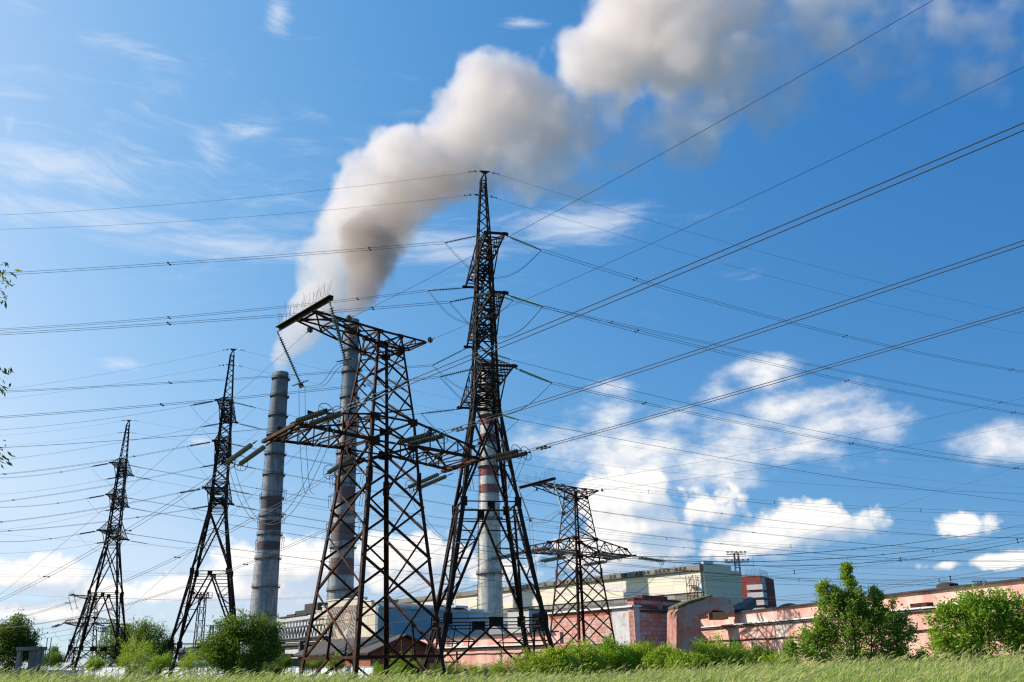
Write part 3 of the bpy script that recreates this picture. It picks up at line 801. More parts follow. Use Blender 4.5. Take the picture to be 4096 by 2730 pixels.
# ------------------------------------------------------------------ chimneys and works buildings
def concrete(name, base, dirt, streak=1.0, bands=(), red=(.16, .045, .04), soot=None):
    """weathered shaft: bands = list of (z0, z1) of old red paint in object space"""
    def f(t, o):
        p = obco(t); s = t.n('ShaderNodeSeparateXYZ'); t.put(s.inputs[0], p)
        mp = t.n('ShaderNodeMapping'); mp.inputs['Scale'].default_value = (1, 1, .12); t.put(mp.inputs[0], p)
        n = t.noise(mp.outputs[0], .9, 7, .65); n2 = t.noise(p, .22, 5, .6); n3 = t.noise(p, 2.5, 4, .6)
        col = t.mix(t.ss(n, .38, .72), base, dirt); col = t.mix(t.m('MULTIPLY', t.ss(n2, .45, .7), .55 * streak), col, tuple(c * .55 for c in dirt))
        if soot: col = t.mix(t.m('MULTIPLY', t.ss(t.m('ADD', s.outputs[2], t.m('MULTIPLY', t.m('SUBTRACT', n, .5), 30.)), soot[0], soot[1]), .5), col, (.085, .095, .11))
        acc = None
        zz = t.m('ADD', s.outputs[2], t.m('MULTIPLY', t.m('SUBTRACT', n3, .5), .7))
        for z0, z1 in bands:
            k = t.m('MULTIPLY', t.ss(zz, z0 - .15, z0 + .15), t.m('SUBTRACT', 1.0, t.ss(zz, z1 - .15, z1 + .15))); acc = k if acc is None else t.m('MAXIMUM', acc, k)
        if acc is not None:
            wear = t.m('MULTIPLY', acc, t.lin(n, .3, .75, .98, .78)); col = t.mix(wear, col, red)
        # joints between the cast lifts
        w = t.m('ABSOLUTE', t.m('SUBTRACT', t.m('FRACT', t.m('MULTIPLY', s.outputs[2], 1 / 2.5)), .5)); col = t.mix(t.m('MULTIPLY', t.m('SUBTRACT', 1.0, t.ss(w, 0., .03)), .22), col, tuple(c * .4 for c in dirt))
        principled(t, o, col, .9, 0, n3, .3, .05, .2)
    return mat(name, f)


def chimney(label, xy, zb, zt, r0, r1, m, rings, dark_top=None, rungs=True, brackets=()):
    t = thing('chimney', label, 'chimney', (xy[0], xy[1], zb)); H = zt - zb; mb = MB(); N = 40; prof = []
    rad = lambda z: r0 + (r1 - r0) * ((z / H) ** .85)
    for i in range(41): z = H * i / 40; prof.append((z, rad(z)))
    prof += [(H + .02, r1 - .5), (H - 6, r1 - .6)]; mb.lathe(prof, (0, 0, 0), (0, 0, 1), N); mb.build('shaft', m, t, smooth=True)
    for z in rings:
        mb = MB(); rr = rad(z); mb.lathe([(z - .12, rr - .1), (z - .12, rr + 1.0), (z + .1, rr + 1.0), (z + .1, rr - .1)], (0, 0, 0), (0, 0, 1), 32)
        for k in range(16):
            a = k * math.pi / 8; c, s = math.cos(a), math.sin(a); mb.bar((c * (rr + .95), s * (rr + .95), z), (c * (rr + .95), s * (rr + .95), z + 1.2), .07); mb.bar((c * rr, s * rr, z - 1.1), (c * (rr + .9), s * (rr + .9), z - .1), .1)
        for h in (.6, 1.2): mb.ring((0, 0, z + h), (0, 0, 1), rr + .95, .05, 32, 4)
        mb.build('platform', STAIN, t)
    if rungs:
        mb = MB(); a = R(200); c, s = math.cos(a), math.sin(a)
        for k in range(2):
            mb.tube([((rad(z) + .35) * c + (-s) * (k - .5) * .6, (rad(z) + .35) * s + c * (k - .5) * .6, z) for z in [H * i / 20 for i in range(1, 21)]], .09, 4)
        for i in range(int(H / 1.5)):
            z = i * 1.5 + 1; mb.bar(((rad(z) + .35) * c - s * -.35, (rad(z) + .35) * s + c * -.35, z), ((rad(z) + .35) * c - s * .35, (rad(z) + .35) * s + c * .35, z), .08); mb.ring(((rad(z) + .55) * c, (rad(z) + .55) * s, z), (0, 0, 1), .42, .045, 8, 3)
        mb.build('ladder', STAIN, t)
    for (z, a) in brackets:
        mb = MB(); c, s = math.cos(a), math.sin(a); rr = rad(z)
        e = Vector(((rr + 4.2) * c, (rr + 4.2) * s, z)); mb.bar((rr * c, rr * s, z), e, .22); mb.bar((rr * c, rr * s, z + 2), e, .16); mb.bar((rr * c - s, rr * s + c, z), e, .16); mb.bar(((rr + 2) * c, (rr + 2) * s, z), ((rr + 2) * c, (rr + 2) * s, z + 1), .12)
        q = mb.build('bracket', STAIN, t); mb = MB()
        for o in (0, 1.2): mb.tube([(e.x - c * o, e.y - s * o, z), (e.x - c * (o + .7), e.y - s * (o + .7), z - 5.2)], .1, 4)
        mb.build('hanging_insulator', DARK, q)
    return t


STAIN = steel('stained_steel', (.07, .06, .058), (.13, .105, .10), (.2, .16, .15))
c1b = Vector((-126.9, 463.0)); H1 = 150.5 + 1.2
S1 = concrete('old_grey_concrete', (.33, .335, .345), (.17, .172, .18), 1.2, [(56, 60.5), (66, 71), (77, 82)], (.095, .06, .062), (78, 112))
S2 = concrete('streaked_grey_concrete', (.42, .415, .40), (.21, .205, .20), 1.2, [(36, 43), (50, 57.5), (66, 73), (79, 86)], (.15, .085, .08), (100, 128))
chimney('leftmost tall grey concrete chimney ringed by many walkways', c1b, -1.2, 150.5, 7.1, 3.95, S1, [24, 38, 52, 64, 73.5, 83, 95, 106, 116.5, 127, 138, 148], brackets=[(62, R(150)), (62, R(-25)), (74, R(150)), (74, R(-25)), (86, R(150)), (86, R(-25))])
chimney('middle tall grey concrete chimney giving off dark smoke', Vector((-73.6, 384.0)), -1.2, 150.0, 6.0, 2.85, S2, [30, 47.5, 61, 74.5, 88, 101, 113.5, 125.5, 136, 146], brackets=[(58, R(160)), (58, R(-15)), (70, R(160)), (70, R(-15)), (79, R(160)), (79, R(-15))])
S3 = concrete('white_painted_concrete', (.66, .63, .57), (.36, .34, .30), .8, [(zq - dz, zq) for zq, dz in ((90.6, 0.1),)], (.20, .04, .04))
zb3 = -1.2; z3 = lambda v: aty(1955, v, 330).z - zb3
S3 = concrete('white_and_red_painted_concrete', (.66, .63, .57), (.38, .355, .31), .75,
              [(z3(1575), z3(1542)), (z3(1705), z3(1668)), (z3(1774), z3(1740)), (z3(1909), z3(1872)), (z3(1978), z3(1942)), (z3(1487), z3(1440))], (.21, .045, .045))
chimney('red and white banded chimney standing behind the tallest pylon', aty(1957, 1900, 330).xy, zb3, aty(1949, 1457, 330).z, 4.95, 2.85, S3, [z3(2297), z3(2075), z3(1870), z3(1772), z3(1666), z3(1560)], brackets=[(z3(1870) - 3, R(175)), (z3(1870) - 3, R(5)), (z3(1640), R(175))])


def panel_mat(name, cols, sx, sz, dirt=.35, line=.06, rough=.85, dark=(.08, .075, .07), brick=True, mort=.012, off=0.0):
    """wall of sheets or blocks in object space: X along the wall, Z up; every block has its own shade"""
    def f(t, o):
        p = obco(t); s = t.n('ShaderNodeSeparateXYZ'); t.put(s.inputs[0], p); c = t.n('ShaderNodeCombineXYZ'); t.put(c.inputs[0], s.outputs[0]); t.put(c.inputs[1], s.outputs[2])
        b = t.n('ShaderNodeTexBrick'); b.offset = off; t.put(b.inputs['Vector'], c.outputs[0]); b.inputs['Scale'].default_value = 1.0; b.inputs['Mortar Size'].default_value = mort
        b.inputs['Brick Width'].default_value = sx; b.inputs['Row Height'].default_value = sz; b.inputs['Color1'].default_value = (0, 0, 0, 1); b.inputs['Color2'].default_value = (1, 1, 1, 1); b.inputs['Mortar'].default_value = (.5, .5, .5, 1); b.inputs['Mortar Smooth'].default_value = .3
        n = t.noise(p, .35, 6, .65); n2 = t.noise(p, 3.0, 5, .65)
        mp = t.n('ShaderNodeMapping'); mp.inputs['Scale'].default_value = (1.6, 1.6, .1); t.put(mp.inputs[0], p); n3 = t.noise(mp.outputs[0], 1.2, 5, .6)
        col = t.ramp(b.outputs['Color'], [(i / max(1, len(cols) - 1), q) for i, q in enumerate(cols)])
        col = t.mix(t.m('MULTIPLY', t.ss(n3, .5, .78), dirt), col, dark); col = t.mix(t.m('MULTIPLY', t.ss(n, .5, .72), dirt * .7), col, dark)
        col = t.mix(t.m('MULTIPLY', b.outputs['Fac'], line * 10), col, dark)
        principled(t, o, col, rough, 0, t.m('ADD', n2, t.m('MULTIPLY', b.outputs['Fac'], -1.5)), .35, .02, .25)
    return mat(name, f)


def plaster(name, base, light, dark, bare, amt=.35, scale=.8, blocks=None, seam=0.):
    """flaking painted plaster over masonry"""
    def f(t, o):
        p = obco(t); n = t.noise(p, scale, 8, .68); n2 = t.noise(p, scale * .35, 4, .6); n3 = t.noise(p, 7., 5, .65)
        mp = t.n('ShaderNodeMapping'); mp.inputs['Scale'].default_value = (1.5, 1.5, .22); t.put(mp.inputs[0], p); n4 = t.noise(mp.outputs[0], scale, 6, .6)
        col = t.mix(t.ss(n, .35, .65), base, light); col = t.mix(t.m('MULTIPLY', t.ss(n4, .5, .72), .55), col, dark)
        col = t.mix(t.m('MULTIPLY', t.ss(t.m('ADD', n2, t.m('MULTIPLY', t.m('SUBTRACT', n, .5), .6)), .66 - amt * .25, .70 - amt * .25), .85), col, bare)
        h = n3
        if seam:
            sx_ = t.n('ShaderNodeSeparateXYZ'); t.put(sx_.inputs[0], p); w = t.m('ABSOLUTE', t.m('SUBTRACT', t.m('FRACT', t.m('DIVIDE', t.m('ADD', sx_.outputs[0], t.m('MULTIPLY', n3, .12)), seam)), .5))
            col = t.mix(t.m('MULTIPLY', t.m('SUBTRACT', 1., t.ss(w, .001, .009)), .6), col, tuple(c_ * .4 for c_ in dark))
        if blocks:
            s = t.n('ShaderNodeSeparateXYZ'); t.put(s.inputs[0], p); c = t.n('ShaderNodeCombineXYZ'); t.put(c.inputs[0], t.m('ADD', s.outputs[0], t.m('MULTIPLY', s.outputs[1], .77))); t.put(c.inputs[1], s.outputs[2])
            b = t.n('ShaderNodeTexBrick'); t.put(b.inputs['Vector'], t.v('ADD', c.outputs[0], t.v('MULTIPLY', t.noise(p, 1.2, 3, .5, out=1), (.14, .14, 0)))); b.inputs['Scale'].default_value = 1.; b.inputs['Brick Width'].default_value = blocks[0]; b.inputs['Row Height'].default_value = blocks[1]; b.inputs['Mortar Size'].default_value = .035; b.inputs['Mortar Smooth'].default_value = .4
            b.inputs['Color1'].default_value = (0, 0, 0, 1); b.inputs['Color2'].default_value = (1, 1, 1, 1)
            col = t.mix(t.m('MULTIPLY', t.ss(b.outputs['Color'], .4, .9), .45), col, bare); col = t.mix(t.m('MULTIPLY', b.outputs['Fac'], .75), col, tuple(c_ * .35 for c_ in base)); h = t.m('ADD', n3, t.m('MULTIPLY', b.outputs['Fac'], -2.))
        principled(t, o, col, .92, 0, h, .5, .03, .15)
    return mat(name, f)


PINK = plaster('flaking_pink_plaster', (.60, .29, .235), (.72, .47, .40), (.48, .18, .14), (.62, .52, .46), .15, .32, None, 5.6)
PINKB = plaster('peeling_pink_blockwork', (.55, .21, .16), (.66, .36, .30), (.30, .09, .07), (.52, .48, .45), .55, .7, (1.25, .62))
WHITEW = plaster('weathered_whitewash', (.50, .49, .49), (.62, .60, .60), (.36, .34, .33), (.50, .33, .28), .3, .8)
TAR = mat('old_roofing_felt', lambda t, o: principled(t, o, t.ramp(t.noise(obco(t), 1.2, 6, .6), [(.3, (.02, .018, .018)), (.7, (.07, .06, .058))]), .95))
WHITE = mat('white_sheet_metal', lambda t, o: principled(t, o, t.ramp(t.noise(obco(t), 1.5, 5, .6), [(.3, (.55, .53, .54)), (.7, (.78, .76, .77))]), .6))
BLACKG = mat('dark_window_glass', lambda t, o: principled(t, o, (.015, .018, .022), .15))
MOSS = mat('mossy_concrete', lambda t, o: principled(t, o, t.ramp(t.noise(obco(t), 1.6, 6, .65), [(.35, (.07, .085, .02)), (.52, (.10, .10, .04)), (.66, (.16, .13, .11))]), .95))


def wallbox(t, name, m, a, b, z0, z1, th=.4, side=1, parent=None):
    """wall from plan point a to b, with its own axes so that X runs along it; thickness away from the viewer"""
    a = Vector(a[:2]); b = Vector(b[:2]); d = b - a; L = d.length; ang = math.atan2(d.y, d.x); mb = MB(); mb.box((L / 2, side * th / 2, (z0 + z1) / 2 - 0), (L, th, z1 - z0))
    o = mb.build(name, m, parent or t); base = Vector((t.location.x, t.location.y)) if parent is None else Vector((0, 0))
    if parent is None: o.location = (a.x - base.x, a.y - base.y, -t.location.z); o.rotation_euler = (0, 0, ang)
    return o, L, ang


# ---- the long power hall
hl = thing('power_hall', 'very long cream and lilac panelled power hall with broken roof glazing', 'building', (60.3, 300.0, -1.2))
hR = Vector((60.3, 300.0)); hd = Vector((-71.7 - 60.3, 466.7 - 300.0)).normalized(); hn = Vector((-hd.y, hd.x))     # hn points to the viewer's left
if hn.dot(Vector((-1, -1))) < 0: hn = -hn
hb = -hn; LH = 260.0; ang = math.atan2(-hd.y, -hd.x)
HZ = 28.8
hall_m = panel_mat('cream_wall_panels', [(.66, .58, .40), (.70, .63, .46), (.62, .57, .45), (.70, .64, .47), (.60, .55, .60)], 24., 6.6, .16, .035, .8, (.30, .27, .24), off=0.0, mort=.12)
hrow_m = panel_mat('cream_panel_rows', [(.76, .67, .50), (.80, .72, .56), (.74, .66, .53), (.66, .61, .66)], 12., 2.2, .18, .035, .8, (.32, .28, .24), mort=.1)
strip_m = panel_mat('dusty_strip_glazing', [(.16, .15, .13), (.30, .28, .24), (.10, .10, .10), (.36, .34, .30)], 6., 6.5, .3, .06, .5, (.07, .06, .06), mort=.3)
fascia_m = panel_mat('grey_roof_fascia', [(.20, .18, .16), (.26, .24, .21), (.17, .155, .14)], 9., 1.2, .35, .04, .9, (.07, .06, .055))


def hallbox(name, m, s0, s1, d0, d1, z0, z1, parent=None):
    """box in hall axes: s along the front from the right corner leftwards, d behind the front"""
    mb = MB(); mb.box((-(s0 + s1) / 2, (d0 + d1) / 2, (z0 + z1) / 2 + 1.2), (abs(s1 - s0), abs(d1 - d0), z1 - z0)); o = mb.build(name, m, parent or hl)
    return o


hl.rotation_euler = (0, 0, ang)
hallbox('front_wall', hrow_m, 0, LH, 0, 1.0, 20.2, 26.9); hallbox('lower_wall', hall_m, 0, LH, .3, 1.0, -1.2, 15.5)
hallbox('strip_window', strip_m, 0, LH, .5, 1.0, 15.5, 20.2); hallbox('sill_band', WHITE, 0, 62, -.1, .5, 15.1, 16.0)
hallbox('roof_fascia', fascia_m, -.6, LH, -.9, 3.0, 26.9, HZ); hallbox('roof', TAR, 0, LH, 1.0, 19.4, 26.4, 27.1)
mb = MB()
for i in range(64):
    s = 3 + i * 1.85; 
    if random.random() < .12: continue
    mb.bar((-s, -.95, HZ - 1.7 + 1.2), (-s - random.uniform(-.5, .5), -.5 + random.uniform(0, .9), HZ + 1.2 + random.uniform(-.2, .5)), .16)
    if random.random() < .55: mb.box((-s - .9, -.93, HZ - .9 + 1.2), (1.2, .08, 1.1))
mb.bar((-2, -.97, HZ - 1.75 + 1.2), (-125, -.97, HZ - 1.75 + 1.2), .14); mb.build('broken_clerestory', steel('sooty_frames', (.02, .018, .016), (.05, .045, .04), (.12, .11, .10)), hl)
# the end wall, its parapet steps
for (d0, d1, z1) in ((1.0, 6, 29.9), (6, 15, 28.9), (15, 19.6, 27.3)): hallbox('end_wall', panel_mat('cream_end_panels', [(.86, .69, .46), (.88, .74, .52), (.84, .70, .50), (.70, .62, .62)], 11., 2.3, .15, .035, .8, (.36, .32, .28), mort=.1), -.8, 0.0, d0, d1, -1.2, z1)
mb = MB()
for i in range(7):
    z = 3 + i * 3.2; mb.box((-3.2, -1.2, z + 1.2), (3.2, 1.6, .18))
    for x in (-4.7, -1.7): mb.bar((x, -1.9, z + 1.2), (x, -1.9, z + 4.4), .16); mb.bar((x, -.4, z + 1.2), (x, -.4, z + 4.4), .16)
    mb.bar((-4.7, -1.9, z + 1.2), (-1.7, -1.9, z + 4.4), .14)
mb.build('fire_escape', RUSTRED, hl)
for (s, dd) in ((5, 8), (9, 14)):
    mb = MB(); 
    for k in range(6): mb.bar((-s - k * .9, dd, 29.6), (-s - k * .9, dd, 31.6), .12)
    mb.bar((-s, dd, 31.5), (-s - 4.5, dd, 31.5), .12); mb.bar((-s, dd, 30.6), (-s - 4.5, dd, 30.6), .1); mb.build('roof_rail', DARK, hl)
# ---- floodlight mast behind its end, red stair tower, sloping conveyor, round roof
def mast(name, label, loc_, H, w0, w1, plats, m=GREYST, arms=()):
    t = thing(name, label, 'mast', loc_); mb = MB(); n = max(6, int(H / (w0 * 1.9)))
    cw = lambda z, s: Vector((s[0] * (w0 + (w1 - w0) * z / H) / 2, s[1] * (w0 + (w1 - w0) * z / H) / 2, z)); cs = ((-1, -1), (1, -1), (1, 1), (-1, 1))
    for s in cs: mb.bar(cw(0, s), cw(H, s), w0 * .09)
    for i in range(n):
        z0, z1 = H * i / n, H * (i + 1) / n
        for k in range(4): mb.bar(cw(z0, cs[k]), cw(z1, cs[(k + 1) % 4]), w0 * .055); mb.bar(cw(z1, cs[k]), cw(z1, cs[(k + 1) % 4]), w0 * .05)
    mb.build('lattice_shaft', m, t)
    for (z, hw, hd_) in plats:
        mb = MB(); mb.box((0, 0, z), (2 * hw, 2 * hd_, .18))
        for x in (-1, -.5, 0, .5, 1):
            for y in (-1, 1): mb.bar((x * hw, y * hd_, z), (x * hw, y * hd_, z + 1.2), .08)
        for y in (-1, 1):
            for h in (.6, 1.2): mb.bar((-hw, y * hd_, z + h), (hw, y * hd_, z + h), .07)
        mb.build('platform', m, t); mb = MB()
        for k in range(5): mb.box(((k - 2) * hw * .45, -hd_ - .2, z + .9), (hw * .16, .3, .4))
        mb.build('floodlight', DARK, t)
    return t


pm_ = aty(2953, 2300, 385)
mast('floodlight_mast', 'lattice floodlight mast with two railed platforms above the end of the long hall', (pm_.x, pm_.y, -1.2), aty(2945, 2213, 385).z + 1.2, 2.9, 1.7, [(aty(2950, 2216, 385).z + 1.0, 4.0, .8), (aty(2955, 2250, 385).z + 1.2, 5.0, .8)], steel('reddish_mast_steel', (.06, .04, .04), (.14, .10, .10), (.24, .18, .18)))
rA, rB = aty(2946, 2312, 335), aty(3040, 2300, 330)
rt = thing('stair_tower', 'dark red tower block with white balcony stripes beside the long hall', 'building', (rA.x, rA.y, -1.2))
REDP = panel_mat('dark_red_cladding', [(.24, .055, .045), (.28, .07, .055), (.22, .05, .045)], 3., 9., .2, .02, .8, (.07, .02, .02))
rC = aty(3093, 2308, 350); zr = rA.z + .3; a2 = Vector((rA.x, rA.y)); b2 = Vector((rB.x, rB.y)); c2 = Vector((rC.x, rC.y))
mb = MB(); q = [Vector((0, 0, 0)), (b2 - a2).to_3d(), (c2 - a2).to_3d(), (c2 - b2).to_3d() + Vector((0, 8, 0))]
mb.extrude(q, (0, 0, zr + 1.2)); mb.build('wall', REDP, rt)
LT = panel_mat('pale_balcony_panels', [(.60, .58, .58), (.66, .63, .62)], 3.2, 2.0, .2, .02, .8, (.3, .28, .28))
u0 = (b2 - a2).normalized(); u1 = (c2 - b2).normalized()
for k in range(9):
    z = 2.0 + k * (zr - 3.) / 9; h_ = (zr) / 9 * .58
    mb = MB(); p0 = (b2 - a2) - u0 * 5.2; p1 = (b2 - a2); p2 = (b2 - a2) + u1 * 5.
    n0 = Vector((u0.y, -u0.x)); n1 = Vector((u1.y, -u1.x))
    mb.extrude([Vector((*(p0 + n0 * .6), z)), Vector((*(p1 + n0 * .6 + n1 * .6), z)), Vector((*(p2 + n1 * .6), z)), Vector((*p2, z)), Vector((*p1, z)), Vector((*p0, z))], (0, 0, h_)); mb.build('balcony', LT, rt)
mb = MB(); p0 = (b2 - a2) + u1 * .3; p2 = (b2 - a2) + u1 * 7.0; n1 = Vector((u1.y, -u1.x)); mb.extrude([Vector((*(p0 + n1 * .08), zr * .78 + 1)), Vector((*(p2 + n1 * .08), zr * .86 + 1)), Vector((*(p2 + n1 * .08), zr + 1)), Vector((*(p0 + n1 * .08), zr + 1))], (n1 * -.06).to_3d()); mb.build('pale_cladding', LT, rt)
mb = MB(); n0 = Vector((u0.y, -u0.x)); L0 = (b2 - a2).length; s0, s1 = u0 * L0 * .12, u0 * L0 * .62; mb.extrude([Vector((*(s0 + n0 * .05), zr * .62)), Vector((*(s1 + n0 * .05), zr * .64)), Vector((*(s1 + n0 * .05), zr * .74)), Vector((*(s0 + n0 * .05), zr * .72))], (n0 * -.04).to_3d()); mb.build('window', BLACKG, rt)
mb = MB()
for k in range(12):
    q = (b2 - a2) + u1 * (k * 1.2); mb.bar(Vector((*q, zr + 1.2)), Vector((*q, zr + 3.2)), .08)
    q = (b2 - a2) - u0 * (k * .5); mb.bar(Vector((*q, zr + 1.2)), Vector((*q, zr + 3.6)), .08)
mb.bar(Vector((*(b2 - a2), zr + 3.2)), Vector((*((b2 - a2) + u1 * 13), zr + 3.2)), .08); mb.bar(Vector((*((b2 - a2) - u0 * 2), zr + 1.2)), Vector((*((b2 - a2) - u0 * 2), zr + 8)), .1); mb.build('roof_rail', GREYST, rt)
k0, k1 = aty(2905, 2462, 292), aty(3000, 2398, 322)
cv = thing('conveyor_gallery', 'sloping enclosed conveyor gallery climbing to the red tower', 'building', (k0.x, k0.y, -1.2))
d_ = (k1 - k0); mb = MB(); mb.prism([Vector((-1.8, 1.2, -1.5)), Vector((1.8, -1.2, -1.5)), Vector((1.8, -1.2, 1.3)), Vector((0, 0, 1.9)), Vector((-1.8, 1.2, 1.3))], Vector((0, 0, k0.z - 1.0 + 1.2)) - d_ * .7, d_ + Vector((0, 0, k0.z - 1.0 + 1.2))); mb.build('gallery', mat('grey_corrugated_sheet', lambda t, o: principled(t, o, t.ramp(t.noise(obco(t), .8, 5, .6), [(.3, (.085, .08, .08)), (.7, (.15, .145, .14))]), .8)), cv)
mb = MB()
for i in range(7): q = d_ * (i / 7.); mb.bar(Vector((q.x, q.y, 0)), Vector((q.x + .5, q.y, q.z + k0.z - 2.2)), .5); mb.bar(Vector((q.x, q.y, q.z + k0.z - 3.0)), Vector((q.x, q.y, 0)) + d_ * .14, .25)
mb.build('trestle', DARK, cv)
va, vb = aty(3100, 2440, 420), aty(3215, 2440, 420); vr = (vb.x - va.x) / 2
ar = thing('round_roof_hall', 'pale hall with a rounded vault roof peeping over the pink wall', 'building', ((va.x + vb.x) / 2, 420, -1.2)); mb = MB(); zt_ = aty(3150, 2420, 420).z + 1.2
arc = [Vector((-vr * 1.05 * math.cos(math.pi * i / 16), 0, zt_ - 5.0 + 5.0 * math.sin(math.pi * i / 16))) for i in range(17)]
mb.extrude([Vector((vr * 1.05, 0, 0)), Vector((-vr * 1.05, 0, 0))] + arc, (0, 40, 0)); mb.build('gable_wall', mat('pale_lilac_render', lambda t, o: principled(t, o, (.48, .46, .50), .9)), ar)
mb = MB(); mb.tube([p * 1.0 + Vector((0, -.4, .2)) for p in arc], .5, 6); mb.build('roof_edge', STAIN, ar)

# ---- the blue hall with the stepped mosaic gable
mg = thing('mosaic_hall', 'blue works hall with a cream stepped gable carrying a star mosaic', 'building', (-31.6, 210., -1.2))
ga = Vector((-31.6, 210.0)); gl = Vector((-50.1, 230.5)); gd = (ga - gl).normalized(); Lg = (ga - gl).length; gang = math.atan2(gd.y, gd.x)
br_ = Vector((-7.7, 247.7)); bd = (br_ - ga).normalized(); Lb = (br_ - ga).length
CREAMB = panel_mat('cream_gable_panels', [(.60, .50, .36), (.66, .56, .42), (.62, .52, .40), (.68, .60, .46)], 2.2, 1.5, .3, .04, .9, (.36, .29, .22), mort=.04)


def mosaic_f(t, o):
    """cut stone mosaic: a many-pointed star, a small sun of rings and wavy fields"""
    p = obco(t); s = t.n('ShaderNodeSeparateXYZ'); t.put(s.inputs[0], p); X, Z = s.outputs[0], s.outputs[2]
    def polar(cx, cz):
        dx = t.m('SUBTRACT', X, cx); dz = t.m('SUBTRACT', Z, cz); return t.m('SQRT', t.m('ADD', t.m('MULTIPLY', dx, dx), t.m('MULTIPLY', dz, dz))), t.m('ARCTAN2', dx, dz)
    n = t.noise(p, 1.4, 5, .6); v = t.n('ShaderNodeTexVoronoi'); v.feature = 'DISTANCE_TO_EDGE'; t.put(v.inputs['Vector'], p); v.inputs['Scale'].default_value = 2.2
    w = t.n('ShaderNodeTexWave'); w.bands_direction = 'DIAGONAL'; t.put(w.inputs['Vector'], p); w.inputs['Scale'].default_value = .55; w.inputs['Distortion'].default_value = 9; w.inputs['Detail'].default_value = 3; w.inputs['Detail Scale'].default_value = .7
    col = t.mix(t.ss(w.outputs['Fac'], .42, .62), (.075, .06, .06), (.36, .29, .23)); col = t.mix(t.m('MULTIPLY', t.ss(n, .5, .62), .4), col, (.45, .37, .29))
    r, a = polar(0.3, -2.9); tri = t.m('ABSOLUTE', t.m('SUBTRACT', t.m('FRACT', t.m('MULTIPLY', a, 8 / (2 * math.pi))), .5)); edge_ = t.m('ADD', 1.5, t.m('MULTIPLY', tri, 5.2))
    col = t.mix(t.m('SUBTRACT', 1., t.ss(r, t.m('SUBTRACT', edge_, .12), t.m('ADD', edge_, .12))), col, (.52, .45, .37))
    tri5 = t.m('ABSOLUTE', t.m('SUBTRACT', t.m('FRACT', t.m('MULTIPLY', a, 4 / (2 * math.pi))), .5)); e5 = t.m('ADD', .7, t.m('MULTIPLY', t.m('POWER', t.m('MULTIPLY', tri5, 2.), 2.2), 3.2))
    col = t.mix(t.m('SUBTRACT', 1., t.ss(r, t.m('SUBTRACT', e5, .1), t.m('ADD', e5, .1))), col, (.36, .11, .045))
    for (cx, cz, rad, c) in ((.3, -2.9, 1.25, (.55, .46, .36)), (.3, -2.9, .85, (.36, .20, .09)), (.3, -2.9, .5, (.6, .52, .42)), (2.6, 2.2, 1.5, (.36, .21, .12)), (2.6, 2.2, 1.15, (.52, .45, .38)), (2.6, 2.2, .8, (.38, .17, .1)), (2.6, 2.2, .4, (.55, .5, .44))):
        r2, _a = polar(cx, cz); col = t.mix(t.m('SUBTRACT', 1., t.ss(r2, rad - .06, rad + .06)), col, c)
    col = t.mix(t.m('MULTIPLY', t.m('SUBTRACT', 1., t.ss(v.outputs['Distance'], .0, .05)), .45), col, (.12, .10, .09))
    principled(t, o, col, .8, 0, v.outputs['Distance'], .2, .02)


mb = MB(); gz = lambda v, u=1400: aty(u, v, 218).z + 1.2
f = lambda u: (u - 1266) / (1513 - 1266) * Lg
st_ = [(1266, 2447), (1291, 2447), (1291, 2428), (1314, 2428), (1314, 2405), (1461, 2392), (1461, 2405), (1487, 2405), (1487, 2423), (1513, 2423)]
def gpt(u, v):
    q = gl + gd * f(u); h = aty(u, v, q.y); return Vector((f(u) - Lg, 0, h.z + 1.2))
mb.extrude([Vector((-Lg, 0, 0))] + [gpt(*q) for q in st_] + [Vector((0, 0, 0))], (0, .8, 0)); o = mb.build('gable_wall', CREAMB, mg); o.rotation_euler = (0, 0, gang)
x0, x1 = f(1316) - Lg, f(1432) - Lg; zm0, zm1 = 4.6, 14.6; mb = MB(); mb.box((0, 0, 0), (x1 - x0, .12, zm1 - zm0)); o = mb.build('mosaic', mat('stone_mosaic', mosaic_f), mg); c_ = Vector(((x0 + x1) / 2, -.07, 0)); rot = Matrix.Rotation(gang, 3, 'Z'); o.location = rot @ c_ + Vector((0, 0, (zm0 + zm1) / 2)); o.rotation_euler = (0, 0, gang)
mb = MB()
for (ua, ub, v) in ((1266, 1291, 2447), (1291, 1314, 2428), (1314, 1461, 2405), (1461, 1487, 2405), (1487, 1513, 2423)):
    pa, pb = gpt(ua, v), gpt(ub, 2392 if ua == 1314 else v); mb.bar(pa + Vector((0, .3, .12)), pb + Vector((0, .3, .12)), 1.1, .22)
o = mb.build('parapet_cap', WHITE, mg); o.rotation_euler = (0, 0, gang)
BLUE = panel_mat('faded_blue_panels', [(.30, .42, .50), (.34, .46, .54), (.27, .39, .47), (.38, .49, .56)], 6., 1.7, .3, .05, .85, (.17, .25, .31), mort=.06)
mb = MB(); mb.box((Lb / 2, .4, 6.9), (Lb, .8, 13.6)); o = mb.build('side_wall', BLUE, mg); o.rotation_euler = (0, 0, math.atan2(bd.y, bd.x)); o.location = (.0, 0, 0)
mb = MB(); mb.box((Lb / 2, -.05, 13.72), (Lb + .3, .6, .34)); o = mb.build('cornice', mat('pale_blue_trim', lambda t, o: principled(t, o, (.42, .56, .62), .7)), mg); o.rotation_euler = (0, 0, math.atan2(bd.y, bd.x))
